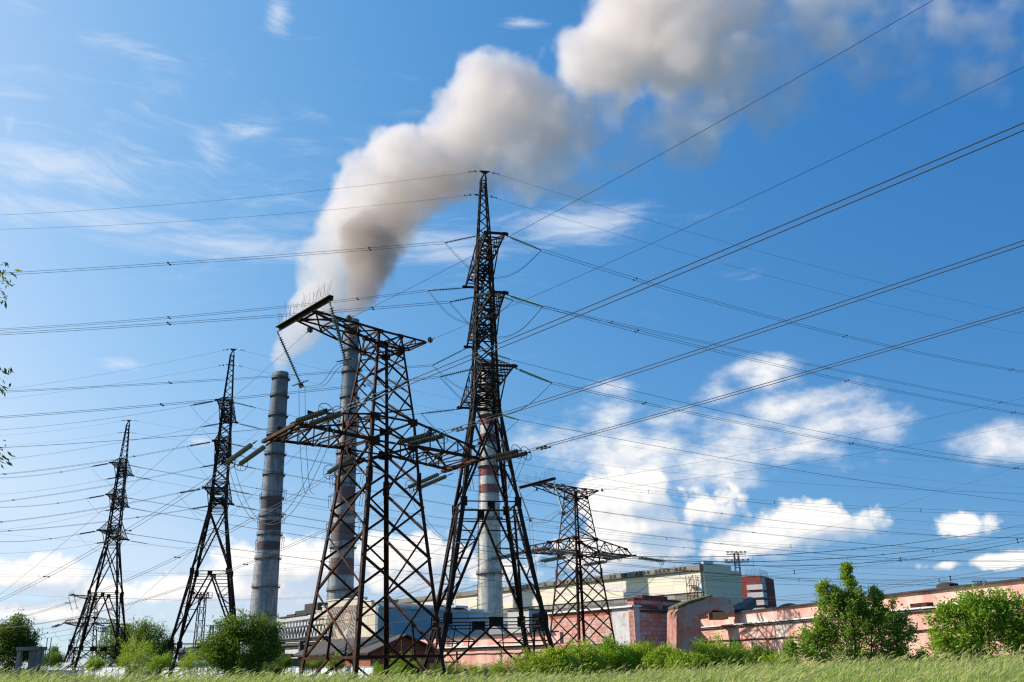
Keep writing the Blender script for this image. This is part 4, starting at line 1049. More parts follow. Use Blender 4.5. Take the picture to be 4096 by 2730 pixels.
mb = MB(); arc = [Vector((0, 22 * (.5 - .5 * math.cos(math.pi * i / 12)) + .9, 13.6 + 2.0 * math.sin(math.pi * i / 12))) for i in range(13)]; mb.extrude([p + Vector((7.5, 0, 0)) for p in arc], (Lb * .70, 0, 0)); o = mb.build('vault_roof', panel_mat('grey_glazed_roof', [(.16, .16, .18), (.22, .22, .24), (.19, .18, .2)], 1.6, 1.0, .2, .05, .6, (.08, .08, .09)), mg); o.rotation_euler = (0, 0, math.atan2(bd.y, bd.x))
mb = MB()
for (xa, xb, z) in ((.62, .68, 15.4), (.70, .82, 14.9), (.84, .99, 14.3)): mb.box((Lb * (xa + xb) / 2, 3.0, z), (Lb * (xb - xa), 4, .5))
mb.bar((Lb * .74, 2.5, 14), (Lb * .74, 2.5, 17.5), .14); o = mb.build('roof_vent', WHITE, mg); o.rotation_euler = (0, 0, math.atan2(bd.y, bd.x))
mb = MB(); mb.box((Lb * .965, -4.2, 6.2), (1.1, 8., 12.6)); o = mb.build('end_wall', mat('pale_grey_render', lambda t, o: principled(t, o, (.42, .43, .46), .9)), mg); o.rotation_euler = (0, 0, math.atan2(bd.y, bd.x)); o.location = (bd.x * .5, bd.y * .5 + 4.4, 0)

# ---- small white block between, grey hall at the left, pipe bridge
wq = aty(2030, 2445, 240); wb = thing('white_annex', 'small white flat roofed annex below the long hall', 'building', (wq.x, wq.y, -1.2), R(-38)); wr = aty(2170, 2440, 225)
mb = MB(); mb.box(((wr.x - wq.x) * .40, 5, (wq.z + 1.2) / 2), ((wr.x - wq.x) * .8, 10, wq.z + 1.2)); mb.build('wall', panel_mat('white_annex_panels', [(.62, .61, .56), (.68, .66, .60)], 4., 1.6, .2, .03, .85, (.3, .28, .25)), wb)
mb = MB(); mb.box(((wr.x - wq.x) * .9, 6, (wq.z + .6) / 2), ((wr.x - wq.x) * .22, 9, wq.z)); mb.build('dark_wing', TAR, wb); mb = MB(); mb.box(((wr.x - wq.x) * .4, 5, wq.z + 1.3), ((wr.x - wq.x) * .84, 10.5, .3)); mb.build('roof', STAIN, wb)
gA, gB = aty(1118, 2476, 330), aty(1275, 2450, 300)
gh = thing('grey_hall', 'pale grey panelled hall with dark roof lights left of the mosaic gable', 'building', (gA.x, gA.y, -1.2))
gv = Vector((gB.x - gA.x, gB.y - gA.y)); mb = MB(); mb.box((gv.length / 2 + 4, 10, (gA.z + 1.2) / 2), (gv.length + 8, 20, gA.z + 1.2)); o = mb.build('wall', panel_mat('pale_grey_panels', [(.44, .45, .46), (.50, .50, .51), (.47, .47, .48)], 4., 2.6, .2, .03, .8, (.2, .2, .21)), gh); ga_ = math.atan2(gv.y, gv.x); o.rotation_euler = (0, 0, ga_)
mb = MB(); mb.box((4, 4, gA.z + 1.9), (8, 3, 1.3)); mb.box((13, 5, gA.z + 2.4), (12, 4, 2.0)); mb.box((23, 5, gA.z + 3.4), (12, 5, 3.6)); mb.box((13, 9.8, gA.z + 1.5), (27, 20.4, .4)); o = mb.build('roof_lights', TAR, gh); o.rotation_euler = (0, 0, ga_)
pA, pB = aty(1095, 2533, 165), aty(1270, 2520, 150)
pb = thing('pipe_bridge', 'grey trussed pipe bridge crossing in front of the grey hall', 'bridge', (pA.x, pA.y, -1.2)); pv = Vector((pB.x - pA.x, pB.y - pA.y, 0)); Lp = pv.length; zt_, zb_ = pA.z + 1.2 + .7, pA.z + 1.2 - 1.1
pb.rotation_euler = (0, 0, math.atan2(pv.y, pv.x)); mb = MB()
for y in (0, 1.8):
    for z in (zt_, zb_, zt_ + .9): mb.bar((-14, y, z), (Lp + 2, y, z), .16)
    for i in range(26):
        x = -14 + i * (Lp + 16) / 26; dx = (Lp + 16) / 26; mb.bar((x, y, zb_), (x + dx / 2, y, zt_), .1); mb.bar((x + dx / 2, y, zt_), (x + dx, y, zb_), .1); mb.bar((x, y, zt_), (x, y, zt_ + .9), .08)
mb.build('truss', GREYST, pb); mb = MB()
for i, z in enumerate((zb_ - .35, zb_ - 1.0, zb_ - 1.5)): mb.tube([(-14, .5 + i * .4, z), (Lp + 2, .5 + i * .4, z)], .28, 8)
mb.build('pipes', STAIN, pb); mb = MB()
for x in (-9, 1.5, Lp * .6, Lp + 1.5): mb = MB(); mb.box((x, .9, zb_ / 2), (.5, 1.4, zb_)); mb.build('support', STAIN, pb)

# ---- red brick house, its shed, white fence
hA, hB = aty(1192, 2618, 130), aty(1483, 2606, 110); hv = Vector((hB.x - hA.x, hB.y - hA.y)); hL = hv.length; HB = -1.3
bh = thing('brick_house', 'low red brick house with a long grey gable roof behind the white fence', 'house', (hA.x, hA.y, HB)); bh.rotation_euler = (0, 0, math.atan2(hv.y, hv.x)); ez = hA.z - HB
BRICK = panel_mat('red_brick', [(.33, .09, .055), (.42, .13, .08), (.29, .075, .05), (.38, .12, .07)], .5, .18, .2, .05, .9, (.16, .10, .08), mort=.02, off=.5)
rz_ = aty(1540, 2546, 113).z - HB; D_ = 8.5
mb = MB(); mb.box((hL / 2, D_ / 2, ez / 2), (hL, D_, ez)); mb.build('wall', BRICK, bh)
for xg, dg in ((hL - .02, -.3), (.3, .3)): mb = MB(); mb.extrude([Vector((xg, 0, ez)), Vector((xg, D_, ez)), Vector((xg, D_ / 2, rz_ - .12))], (dg, 0, 0)); mb.build('gable', BRICK, bh)
mb = MB(); sl = rz_ - ez
for sgn in (1, -1):
    y0, y1 = (-.7, D_ / 2) if sgn > 0 else (D_ + .7, D_ / 2); zl = ez - .7 * sl / (D_ / 2)
    mb.extrude([Vector((-.9, y0, zl)), Vector((hL + .9, y0, zl)), Vector((hL + .9, y1, rz_)), Vector((-.9, y1, rz_))], (0, 0, .16))
mb.build('roof', panel_mat('grey_asbestos_slate', [(.085, .075, .068), (.10, .09, .082), (.075, .066, .06)], .9, 9., .3, .04, .95, (.03, .026, .024)), bh)
mb = MB(); mb.box((hL / 2, -.72, ez - .55 * sl / (D_ / 2) - .06), (hL + 1.7, .05, .22)); mb.build('fascia_board', RUST, bh)
for x in (hL * .30, hL * .62, hL * .81):
    mb = MB(); mb.box((x, -.02, 1.45), (1.1, .1, 1.3)); w_ = mb.build('window', BLACKG, bh); mb = MB()
    for dx in (-.55, -.18, .18, .55): mb.box((x + dx, -.09, 1.45), (.07, .06, 1.3))
    for dz in (-.65, .1, .65): mb.box((x, -.085, 1.45 + dz), (1.17, .06, .07))
    mb.build('frame', WHITE, w_)
sq = aty(1095, 2612, 125); sh_ = thing('white_shed', 'cream rendered shed with a black gap beside the brick house', 'shed', (sq.x - 4, sq.y, HB)); mb = MB(); mb.box((2.2, 3, 1.5), (5.4, 6, 3.4)); mb.build('wall', WHITEW, sh_); mb = MB(); mb.box((2.2, 3, 3.3), (6, 6.6, .2)); mb.build('roof', TAR, sh_); mb = MB(); mb.box((6.4, 4, 1.4), (3.0, 5, 2.8)); mb.build('lean_to', mat('drab_boards', lambda t, o: principled(t, o, (.15, .14, .12), .9)), sh_)


def fence(label, p0, p1, h, n, name='concrete_fence'):
    a = Vector((p0.x, p0.y, 0)); b = Vector((p1.x, p1.y, 0)); d = b - a; t = thing(name, label, 'fence', (a.x, a.y, -1.15), math.atan2(d.y, d.x)); L = d.length; w = L / n
    for i in range(n):
        mb = MB(); mb.box((w * (i + .5), 0, h / 2), (w - .16, .12, h)); mb.box((w * (i + .5), -.08, h * .5), (w * .8, .04, h * .8)); mb.build('panel', FENW, t)
    for i in range(n + 1): mb = MB(); mb.box((w * i, -.02, h / 2 + .05), (.2, .24, h + .1)); mb.build('post', FENW, t)
    mb = MB(); mb.box((L / 2, 0, h + .06), (L, .2, .1)); mb.build('coping', mat('mossy_green_coping', lambda t, o: principled(t, o, (.22, .30, .22), .9)), t)
    return t


FENW = mat('whitewashed_concrete', lambda t, o: principled(t, o, t.ramp(t.noise(obco(t), 1.3, 6, .65), [(.3, (.48, .50, .54)), (.6, (.70, .71, .74))]), .9))
fence('white concrete panel fence running behind the feet of the big rusty pylon', atz(1085, 2672, .35), atz(1499, 2673, .35), 1.55, 14)
fence('white concrete panel fence showing between the legs of the leftmost pylon', aty(225, 2664, 175), aty(505, 2664, 140), 1.9, 13)
fence('white concrete fence half hidden behind the left bushes', aty(640, 2667, 138), aty(900, 2669, 112), 1.75, 11)

# ---- the long pink works wall on the right
wa, wb_ = Vector((41.0, 64.0)), Vector((25.2, 137.0)); wd = (wa - wb_).normalized(); Lw = (wa - wb_).length; wang = math.atan2(wd.y, wd.x)
pw = thing('pink_works_building', 'long pink plastered works building with a white ledge, running off to the right', 'building', (wb_.x, wb_.y, -1.0), wang)
mb = MB(); mb.box((Lw / 2 + 5, .3, 2.75), (Lw + 10, .6, 5.5)); mb.build('lower_wall', PINK, pw)
mb = MB(); mb.box((Lw / 2 + 5, 1.5, 6.25), (Lw + 10, .6, 1.7)); mb.build('upper_wall', PINK, pw)
mb = MB(); mb.box((Lw / 2 + 5, .45, 5.57), (Lw + 10, 2.0, .14)); mb.build('ledge', WHITE, pw)
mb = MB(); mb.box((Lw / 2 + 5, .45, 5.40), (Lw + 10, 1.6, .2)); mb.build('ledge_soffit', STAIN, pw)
mb = MB(); mb.box((Lw / 2 + 5, 1.4, 7.16), (Lw + 10, 1.3, .14)); mb.build('roof_edge', TAR, pw)
mb = MB(); mb.box((Lw / 2 + 5, 8, 7.05), (Lw + 10, 12, .2)); mb.build('roof', TAR, pw)
mb = MB(); mb.tube([(x, -.14, 3.65 + .05 * math.sin(x * .7)) for x in range(0, int(Lw) + 10, 2)], .09, 6)
for x in (20, 38, 55): mb.tube([(x, -.14, 3.6), (x + .05, -.14, 1.0)], .05, 5)
mb.build('pipe_run', RUST, pw)
mb = MB(); mb.extrude([Vector((55.4, .95, 7.2)), Vector((57.2, .95, 7.2)), Vector((57.2, .95, 7.5)), Vector((56.3, .95, 7.68)), Vector((55.4, .95, 7.5))], (0, .9, 0)); mb.build('roof_hatch', TAR, pw)
mb = MB(); mb.box((53.6, .45, 5.85), (2.4, .7, .4)); mb.build('rusted_sheet', RUST, pw)
mb = MB(); mb.box((11.2, 1.4, 7.4), (4.6, 2.2, .35)); mb.build('roof_kerb', TAR, pw)

# ---- the pink block with the whitewashed corner
kc = Vector((16.7, 132.6)); kl = Vector((5.1, 150.4)); kr = Vector((24.9, 142.0)); z1 = 8.75
pk = thing('pink_block', 'tall peeling pink block with a whitewashed corner and rusty louvres', 'building', (kc.x, kc.y, -1.2))
kd = (kl - kc); La = kd.length; aa = math.atan2(-kd.y, -kd.x)
mb = MB(); mb.box((-La * .62, .5, z1 / 2), (La * .78, 1., z1)); o = mb.build('front_wall', PINKB, pk); o.rotation_euler = (0, 0, aa)
mb = MB(); mb.box((-La * .117, .47, z1 / 2), (La * .23, 1., z1)); o = mb.build('whitewashed_corner', WHITEW, pk); o.rotation_euler = (0, 0, aa)
mb = MB(); mb.box((-La * .5, .3, z1 + .12), (La + .6, 1.8, .24)); o = mb.build('cornice', WHITE, pk); o.rotation_euler = (0, 0, aa)
mb = MB(); mb.box((-La * .62, .46, z1 - .45), (La * .74, 1.0, .6)); o = mb.build('bare_brick_band', BRICK, pk); o.rotation_euler = (0, 0, aa)
rd = kr - kc; Lr = rd.length; ra = math.atan2(rd.y, rd.x)
mb = MB(); mb.box((Lr / 2, .5, 4.9), (Lr, 1., 9.8)); o = mb.build('end_wall', PINKB, pk); o.rotation_euler = (0, 0, ra)
mb = MB(); mb.box((Lr * .5, .5, 9.9), (Lr + .4, 1.5, .25)); mb.box((Lr * .45, .5, 10.25), (Lr * .55, 1.2, .5)); mb.box((Lr * .3, -.06, 8.9), (Lr * .4, .12, .5)); mb.box((Lr * .75, -.06, 8.9), (Lr * .28, .12, .5)); o = mb.build('parapet', plaster('blackened_parapet', (.16, .05, .04), (.26, .10, .08), (.05, .03, .03), (.08, .07, .07), .3, 1.0), pk); o.rotation_euler = (0, 0, ra)
mb = MB(); mb.box((-La / 2, 5.5, z1 - .5), (La - .8, 9, .3)); o = mb.build('roof', TAR, pk); o.rotation_euler = (0, 0, aa)
for (fx, w_, z0_, h_) in ((.32, 2.4, .4, 3.6), (.775, 2.2, .3, 3.4)):
    mb = MB(); mb.box((-La * fx, -.03, z0_ + h_ / 2), (w_, .1, h_)); o = mb.build('louvre_opening', BLACKG, pk); o.rotation_euler = (0, 0, aa); mb = MB()
    for i in range(int(h_ / .2)): mb.box((-La * fx, -.1, z0_ + .1 + i * .2), (w_ - .1, .1, .1))
    mb.build('louvre_slats', STAIN, o)
mb = MB(); mb.box((-La * .5, -.05, 3.6), (La * .16, .1, .7)); o = mb.build('vent_grille', STAIN, pk); o.rotation_euler = (0, 0, aa)
# ---- the great elbow of the air duct
def dq(u, v): 
    q = aty(u, v, 122.0); return q
dx0 = dq(2705, 2600); ed = thing('air_duct', 'massive pink plastered duct elbow arching up and over onto the roof', 'duct', (dx0.x, 122.0, -1.2))
loc_ = lambda u, v: Vector((dq(u, v).x - dx0.x, 0, dq(u, v).z + 1.2))
outl = [(2705, 2625), (2706, 2500), (2706, 2450), (2716, 2434), (2760, 2414), (2845, 2392), (2895, 2388), (2918, 2396), (2933, 2420), (2938, 2448), (2936, 2462), (2902, 2463), (2898, 2448), (2882, 2444), (2856, 2440), (2840, 2450), (2812, 2470), (2803, 2480), (2806, 2625)]
mb = MB(); mb.extrude([loc_(*q) for q in outl], (-.8, 2.8, 0)); mb.build('duct_body', plaster('blackened_pink_plaster', (.42, .16, .115), (.48, .27, .22), (.09, .05, .045), (.32, .30, .29), .6, .9), ed)
mb = MB(); tp = [loc_(*q) for q in [(2712, 2434), (2760, 2411), (2845, 2389), (2850, 2387)]]; tp2 = [p + Vector((-.02, -.15, .0)) for p in tp]; b0 = len(mb.v)
for i in range(3): mb.extrude([tp2[i], tp2[i + 1], tp2[i + 1] + Vector((0, 0, .22)), tp2[i] + Vector((0, 0, .22))], (-.85, 3.1, 0))
mb.build('mossy_top', MOSS, ed)
mb = MB(); a_ = loc_(2900, 2463); mb.box((loc_(2882, 2460).x, 1.6, loc_(2882, 2460).z - .1), (2.0, 3.0, .9)); mb.build('wooden_boarding', mat('orange_boards', lambda t, o: principled(t, o, (.42, .22, .09), .85)), ed)
# ---- the low pink wing at the middle
la, lb = aty(1600, 2600, 160), aty(2190, 2585, 124); lv_ = Vector((lb.x - la.x, lb.y - la.y)); lL = lv_.length; lz = la.z + 1.2
lw = thing('low_pink_wing', 'low pink works wing with a white ledge, seen through the tallest pylon', 'building', (la.x, la.y, -1.2), math.atan2(lv_.y, lv_.x))
mb = MB(); mb.box((lL / 2, .3, lz / 2 - .1), (lL, .6, lz)); mb.build('lower_wall', PINK, lw); mb = MB(); mb.box((lL / 2 + 1, 2.4, lz + .75), (lL - 2, .6, 1.5)); mb.build('upper_wall', PINK, lw)
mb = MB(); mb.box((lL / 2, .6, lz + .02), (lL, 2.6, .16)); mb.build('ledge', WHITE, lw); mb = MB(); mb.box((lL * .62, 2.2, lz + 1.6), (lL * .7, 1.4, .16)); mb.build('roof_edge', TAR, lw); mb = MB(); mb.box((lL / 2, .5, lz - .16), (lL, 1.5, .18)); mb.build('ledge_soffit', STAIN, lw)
mb = MB(); mb.tube([(x, -.12, lz - 1.0 + .05 * math.sin(x)) for x in range(0, int(lL), 2)], .06, 5); mb.tube([(lL * .45, -.12, lz - .6), (lL * .45, -.12, lz - 2.2)], .1, 5); mb.build('pipe_run', RUST, lw)
for x, y in ((lL * .08, 0), (lL * .72, 3.0)):
    mb = MB(); mb.box((x, y + .4, lz + .5), (.9, .9, 1.1)); mb.build('roof_stub', WHITE, lw)
# ---- far left: concrete frame, shed roof, light masts, far pylons
fq0 = aty(70, 2680, 95); fr = thing('gateway', 'weathered grey concrete portal frame standing by the left tree', 'frame', (fq0.x, 95, -1.1)); w_ = aty(150, 2600, 95).x - fq0.x; h_ = aty(110, 2600, 95).z + 1.1
CONC = concrete('raw_concrete', (.30, .28, .26), (.14, .13, .125), 1.)
for x, y, wid in ((0, 0, .35), (.55, 1.5, .28), (w_ * .66, .2, .3), (w_, 0, .75), (w_ * .8, 1.6, .3)): mb = MB(); mb.box((x, y, h_ / 2), (wid, .5, h_)); mb.build('column', CONC, fr)
mb = MB(); mb.box((w_ / 2, .5, h_ + .1), (w_ + .5, 1.9, .35)); mb.build('beam', CONC, fr); mb = MB()
for k in range(9): mb.bar((w_ + .75, .2, k * h_ / 8), (w_ + 1.15, .2, k * h_ / 8), .05)
for x in (w_ + .75, w_ + 1.15): mb.bar((x, .2, 0), (x, .2, h_ + 1.1), .06)
mb.build('ladder', GREYST, fr)
sr = aty(165, 2672, 130); sr2 = aty(243, 2655, 130); sh2 = thing('low_white_shed', 'low white roofed shed near the left edge', 'shed', (sr.x, 130, -1.2)); W_ = sr2.x - sr.x; zs = sr2.z + 1.2
mb = MB(); mb.box((W_ / 2, 2.5, zs * .33), (W_, 5, zs * .66)); mb.build('wall', mat('pale_blue_grey_wall', lambda t, o: principled(t, o, (.34, .40, .46), .9)), sh2)
mb = MB(); mb.extrude([Vector((-.3, -.3, zs * .66)), Vector((W_ + .3, -.3, zs * .66)), Vector((W_ + .3, 2.5, zs)), Vector((W_ * .2, 2.5, zs))], (0, 0, .1)); mb.build('roof', WHITE, sh2)
for (u, v0, Y, w0, lb_, ps) in ((812, 2378, 205, 1.5, 'lattice light mast with a round railed platform between the legs of the second pylon', 3.0), (420, 2515, 250, 1.3, 'small lattice light mast behind the leftmost pylon', 2.4), (292, 2563, 300, 1.0, 'tiny lattice mast far behind the leftmost pylon', 1.6)):
    q = aty(u, v0, Y); mast('light_mast', lb_, (q.x, Y, -1.2), q.z + 1.2, w0 * 1.25, w0 * .8, [(q.z + .4, ps * .55, ps * .45)], GREYST)
for (u, v0, Y, wd_, lb_) in ((848, 2502, 420, 3.2, 'tiny pale pylon on the horizon beside the dark bush'), (3263, 2405, 420, 2.4, 'tiny lattice pylon poking above the pink roof by the leafy bush'), (3917, 2325, 300, 2.6, 'tiny wide topped pylon poking above the pink roof at far right')):
    q = aty(u, v0, Y); t_ = mast('far_pylon', lb_, (q.x, Y, -1.2), q.z + 1.2, wd_, wd_ * .35, [], GREYST); mb = MB(); zt2 = q.z + 1.2
    for z in ((zt2, zt2 - 4) if u != 3917 else (zt2,)): mb.bar((-wd_ * .9, 0, z), (wd_ * .9, 0, z), .22); mb.bar((-wd_ * .9, 0, z), (0, 0, z - 1.6), .15); mb.bar((wd_ * .9, 0, z), (0, 0, z - 1.6), .15)
    mb.build('cross_arm', GREYST, t_)
kq = aty(735, 2595, 190); bn = thing('dark_workshop', 'long low dark workshop roof behind the second pylon', 'building', (kq.x - 1, 190, -1.2)); kz = kq.z + 1.2; kw = aty(850, 2595, 190).x - kq.x
mb = MB(); mb.box((kw / 2, 4, kz * .42), (kw, 8, kz * .84)); mb.build('wall', mat('dull_grey_wall', lambda t, o: principled(t, o, (.18, .17, .17), .9)), bn)
mb = MB(); mb.extrude([Vector((-.8, -.6, kz * .82)), Vector((kw + .8, -.6, kz * .82)), Vector((kw * .7, 4, kz * 1.05)), Vector((kw * .2, 4, kz * 1.05))], (0, 0, .2)); mb.build('roof', TAR, bn); mb = MB(); mb.tube([(0, -1, kz * .45), (kw + 6, -1, kz * .45)], .5, 8); mb.build('pipe', WHITE, bn)
for k, (u, v) in enumerate(((2600, 2580), (2180, 2660))): pass
for i, (u, lb_) in enumerate(((1862, 'left'), (1945, 'right'))):
    q = aty(u, 2678, 62); po = thing('fence_post', f'short grey concrete fence post in the shrubs, the {lb_} one of two', 'post', (q.x, 62, -1.2)); mb = MB(); mb.box((0, 0, (q.z + 1.2) / 2), (.2, .2, q.z + 1.2)); mb.build('post_shaft', CONC, po); mb = MB(); mb.box((0, 0, q.z + 1.2), (.24, .24, .06)); mb.build('post_cap', CONC, po); po['group'] = 'old fence posts'
# ------------------------------------------------------------------ ground, grass, shrubs and trees
def green_ground(t, o):
    p = obco(t); n = t.noise(p, .35, 6, .65); n2 = t.noise(p, 5., 4, .7)
    col = t.ramp(t.m('ADD', t.m('MULTIPLY', n, .6), t.m('MULTIPLY', n2, .4)), [(.3, (.035, .055, .014)), (.55, (.07, .10, .025)), (.75, (.13, .13, .05))])
    principled(t, o, col, .95, 0, n2, .5, .1, .1)


xs = [-1500, -700, -350, -180, -110] + [-80 + i * 4 for i in range(41)] + [110, 180, 350, 700, 1500]
ys = [-60, -20, 0] + [3 + i * 2.5 for i in range(24)] + [70, 90, 120, 180, 300, 600, 1200, 2600]
V = [(x, y, ground_z(x, y) if abs(x) < 100 else -.95 if y > 40 else .0) for y in ys for x in xs]; nx = len(xs)
F = [(j * nx + i, j * nx + i + 1, (j + 1) * nx + i + 1, (j + 1) * nx + i) for j in range(len(ys) - 1) for i in range(nx - 1)]
me = bpy.data.meshes.new('ground'); me.from_pydata(V, [], F); me.materials.append(mat('meadow_soil', green_ground)); me.polygons.foreach_set('use_smooth', [True] * len(F)); go = bpy.data.objects.new('ground', me); COL.objects.link(go); tag(go, kind='structure')


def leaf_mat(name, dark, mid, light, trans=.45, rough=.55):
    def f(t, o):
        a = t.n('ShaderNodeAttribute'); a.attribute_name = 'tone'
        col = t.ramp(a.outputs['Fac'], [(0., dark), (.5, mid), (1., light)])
        b = t.n('ShaderNodeBsdfPrincipled'); t.put(b.inputs['Base Color'], col); b.inputs['Roughness'].default_value = rough; b.inputs['Specular IOR Level'].default_value = .35
        tr = t.n('ShaderNodeBsdfTranslucent'); t.put(tr.inputs[0], t.mix(.5, col, (.28, .32, .03), 'MIX'))
        mx = t.n('ShaderNodeMixShader'); mx.inputs[0].default_value = trans; t.put(mx.inputs[1], b.outputs[0]); t.put(mx.inputs[2], tr.outputs[0]); t.put(o.inputs[0], mx.outputs[0])
    return mat(name, f)


BARK = mat('grey_brown_bark', lambda t, o: principled(t, o, t.ramp(t.noise(obco(t), 6., 5, .6), [(.3, (.03, .022, .016)), (.7, (.10, .08, .06))]), .95))


def np_mesh(name, verts, faces_quads, faces_tris, tone, m, parent=None, kind=None):
    """verts (n,3), quads (k,4), tris (k,3), tone per vertex"""
    me = bpy.data.meshes.new(name); me.vertices.add(len(verts)); me.vertices.foreach_set('co', verts.astype(np.float32).ravel())
    nq, nt = len(faces_quads), len(faces_tris); loops = np.concatenate([faces_quads.ravel(), faces_tris.ravel()]) if nt else faces_quads.ravel()
    me.loops.add(len(loops)); me.loops.foreach_set('vertex_index', loops.astype(np.int32)); me.polygons.add(nq + nt)
    st = np.concatenate([np.arange(nq) * 4, nq * 4 + np.arange(nt) * 3]); me.polygons.foreach_set('loop_start', st.astype(np.int32))
    at = me.attributes.new('tone', 'FLOAT', 'POINT'); at.data.foreach_set('value', tone.astype(np.float32)); me.materials.append(m); me.update(calc_edges=True); me.validate()
    o = bpy.data.objects.new(name, me); COL.objects.link(o)
    if parent is not None: o.parent = parent
    return o


def unit(v): return v / np.maximum(np.linalg.norm(v, axis=-1, keepdims=True), 1e-6)


def leaves(centers, per, spread, size, ratio, out_from, droop=.2, seed=0, tone_bias=0.0):
    r = np.random.default_rng(seed); n = len(centers) * per
    c = np.repeat(centers, per, 0) + r.normal(0, 1, (n, 3)) * np.asarray(spread)
    d = unit(unit(c - out_from) * .7 + r.normal(0, .75, (n, 3)) + np.array([0, 0, .15 - droop])); s = unit(np.cross(d, unit(r.normal(0, .6, (n, 3)) + np.array([0, 0, 1.0])))); nrm = np.cross(s, d)
    L = size * r.uniform(.65, 1.3, (n, 1)); w = L * ratio * r.uniform(.8, 1.2, (n, 1))
    v = np.stack([c, c + d * L * .45 + s * w * .5 + nrm * w * .18, c + d * L - nrm * L * .12, c + d * L * .45 - s * w * .5 + nrm * w * .18], 1).reshape(-1, 3)
    q = np.arange(n * 4).reshape(n, 4); clump = np.repeat(r.normal(0, .14, len(centers)), per)
    t = np.clip(.5 + tone_bias + clump + r.normal(0, .17, n), 0, 1); return v, q, np.repeat(t, 4)


def bush(name, label, cat, lobes, Y, mats, n_cl, per, size, ratio, spread, seed, stems=7, droop=.2, depth=.8, group=None, zfoot=None, tone=0.0, hollow=.35, sprigs=5):
    """lobes: (u, v, ru, rv) in photo pixels at distance Y -> real ellipsoids; leaf clumps fill their outer shell"""
    k = Y * 1.06 / FOC; r = np.random.default_rng(seed)
    C_ = [np.array(aty(u, v, Y)) for u, v, _, _ in lobes]; Rr = [np.array([ru * k, (ru * .6 + rv * .4) * k * depth, rv * k]) for _, _, ru, rv in lobes]
    x0 = float(np.mean([c[0] for c in C_])); zg = ground_z(x0, Y) if zfoot is None else zfoot; t = thing(name, label, cat, (x0, Y, zg), 0, group); base = np.array([x0, Y, zg])
    vol = np.array([q[0] * q[2] for q in Rr]); vol = vol / vol.sum(); pts = []
    for c, q, f in zip(C_, Rr, vol):
        m = max(4, int(n_cl * f)); d = unit(r.normal(0, 1, (m, 3))); rad = r.uniform(hollow, 1.02, (m, 1)) ** .7; pts.append(c - base + d * q * rad)
    for c, q in zip(C_, Rr):
        for _ in range(sprigs):
            d = unit(r.normal(0, 1, 3) + np.array([0, -.1, .75])); a0 = c - base + d * q * .85; Ls = r.uniform(.35, 1.0) * min(q[0], q[2]) * .9; dv = unit(d * .6 + np.array([0, 0, .8]) + r.normal(0, .25, 3))
            pts.append(a0 + dv * Ls * np.linspace(0, 1, 7)[:, None] + r.normal(0, .012, (7, 3)))
    P_ = np.concatenate(pts); P_ = P_[P_[:, 2] > .08]; mid = np.array([0, 0, np.mean(P_[:, 2]) * .6])
    v, q, tn = leaves(P_, per, spread, size, ratio, mid, droop, seed, tone); np_mesh('crown' if cat == 'tree' else 'foliage', v, q, np.zeros((0, 3), int), tn, mats, t)
    mb = MB(); top = max(p[2] for p in P_)
    for i in range(stems):
        c = (C_[i % len(C_)] - base) + r.normal(0, .12, 3) * Rr[i % len(Rr)]; a = Vector((r.normal(0, .12), r.normal(0, .12), -.05)); e = Vector(c.tolist()); e.z = max(e.z, .4)
        m1 = a.lerp(e, .5) + Vector((0, 0, .12 * e.z)); r0 = .014 + .010 * top ** .5
        mb.tube([a, a.lerp(m1, .5), m1, m1.lerp(e, .5), e + Vector((0, 0, .15))], [r0, r0 * .8, r0 * .6, r0 * .42, r0 * .15], 6)
        for j in range(5):
            p = m1.lerp(e, j / 5.); g_ = P_[r.integers(len(P_))]; dd = Vector(g_.tolist()) - p
            if dd.length < 1.8 * top * .4: mb.tube([p, p + dd * .5 + Vector((0, 0, .05)), p + dd], [r0 * .3, r0 * .2, r0 * .07], 4)
    mb.build('trunk' if cat == 'tree' else 'stems', BARK, t); return t


LF_DARK = leaf_mat('dark_green_leaves', (.03, .07, .012), (.07, .145, .022), (.15, .25, .04), .42)
LF_MID = leaf_mat('mid_green_leaves', (.045, .105, .010), (.12, .235, .022), (.27, .40, .05), .46)
LF_YEL = leaf_mat('yellow_green_leaves', (.19, .33, .02), (.40, .56, .04), (.58, .68, .09), .58)
LF_PEAR = leaf_mat('glossy_pear_leaves', (.10, .21, .02), (.27, .45, .05), (.52, .62, .16), .55, .36)
LF_BRT = leaf_mat('bright_green_leaves', (.12, .28, .015), (.27, .49, .03), (.46, .62, .06), .58)

bush('tree', 'leafy young pear tree with a tall thin spire, in front of the pink wall', 'tree',
     [(3390, 2300, 7, 32), (3394, 2350, 13, 34), (3300, 2380, 14, 38), (3340, 2395, 22, 30), (3345, 2430, 60, 34), (3420, 2405, 40, 40), (3440, 2450, 70, 46), (3505, 2420, 16, 46), (3535, 2470, 60, 52), (3420, 2520, 150, 70), (3260, 2545, 70, 46), (3590, 2545, 70, 58), (3235, 2605, 85, 45), (3400, 2620, 190, 60), (3590, 2630, 95, 50)],
     33, LF_PEAR, 760, 24, .10, .5, .08, 11, 9, .25, .8, hollow=.1, sprigs=6)
bush('bush', 'bright green feathery bush at the right edge in front of the pink wall', 'bush',
     [(3880, 2445, 60, 38), (3800, 2480, 30, 36), (3950, 2475, 100, 60), (4070, 2500, 80, 80), (3860, 2550, 120, 90), (4000, 2600, 170, 100), (3770, 2620, 60, 55), (4140, 2570, 100, 120)],
     29, LF_BRT, 470, 22, .135, .34, .13, 12, 9, .45, .8)
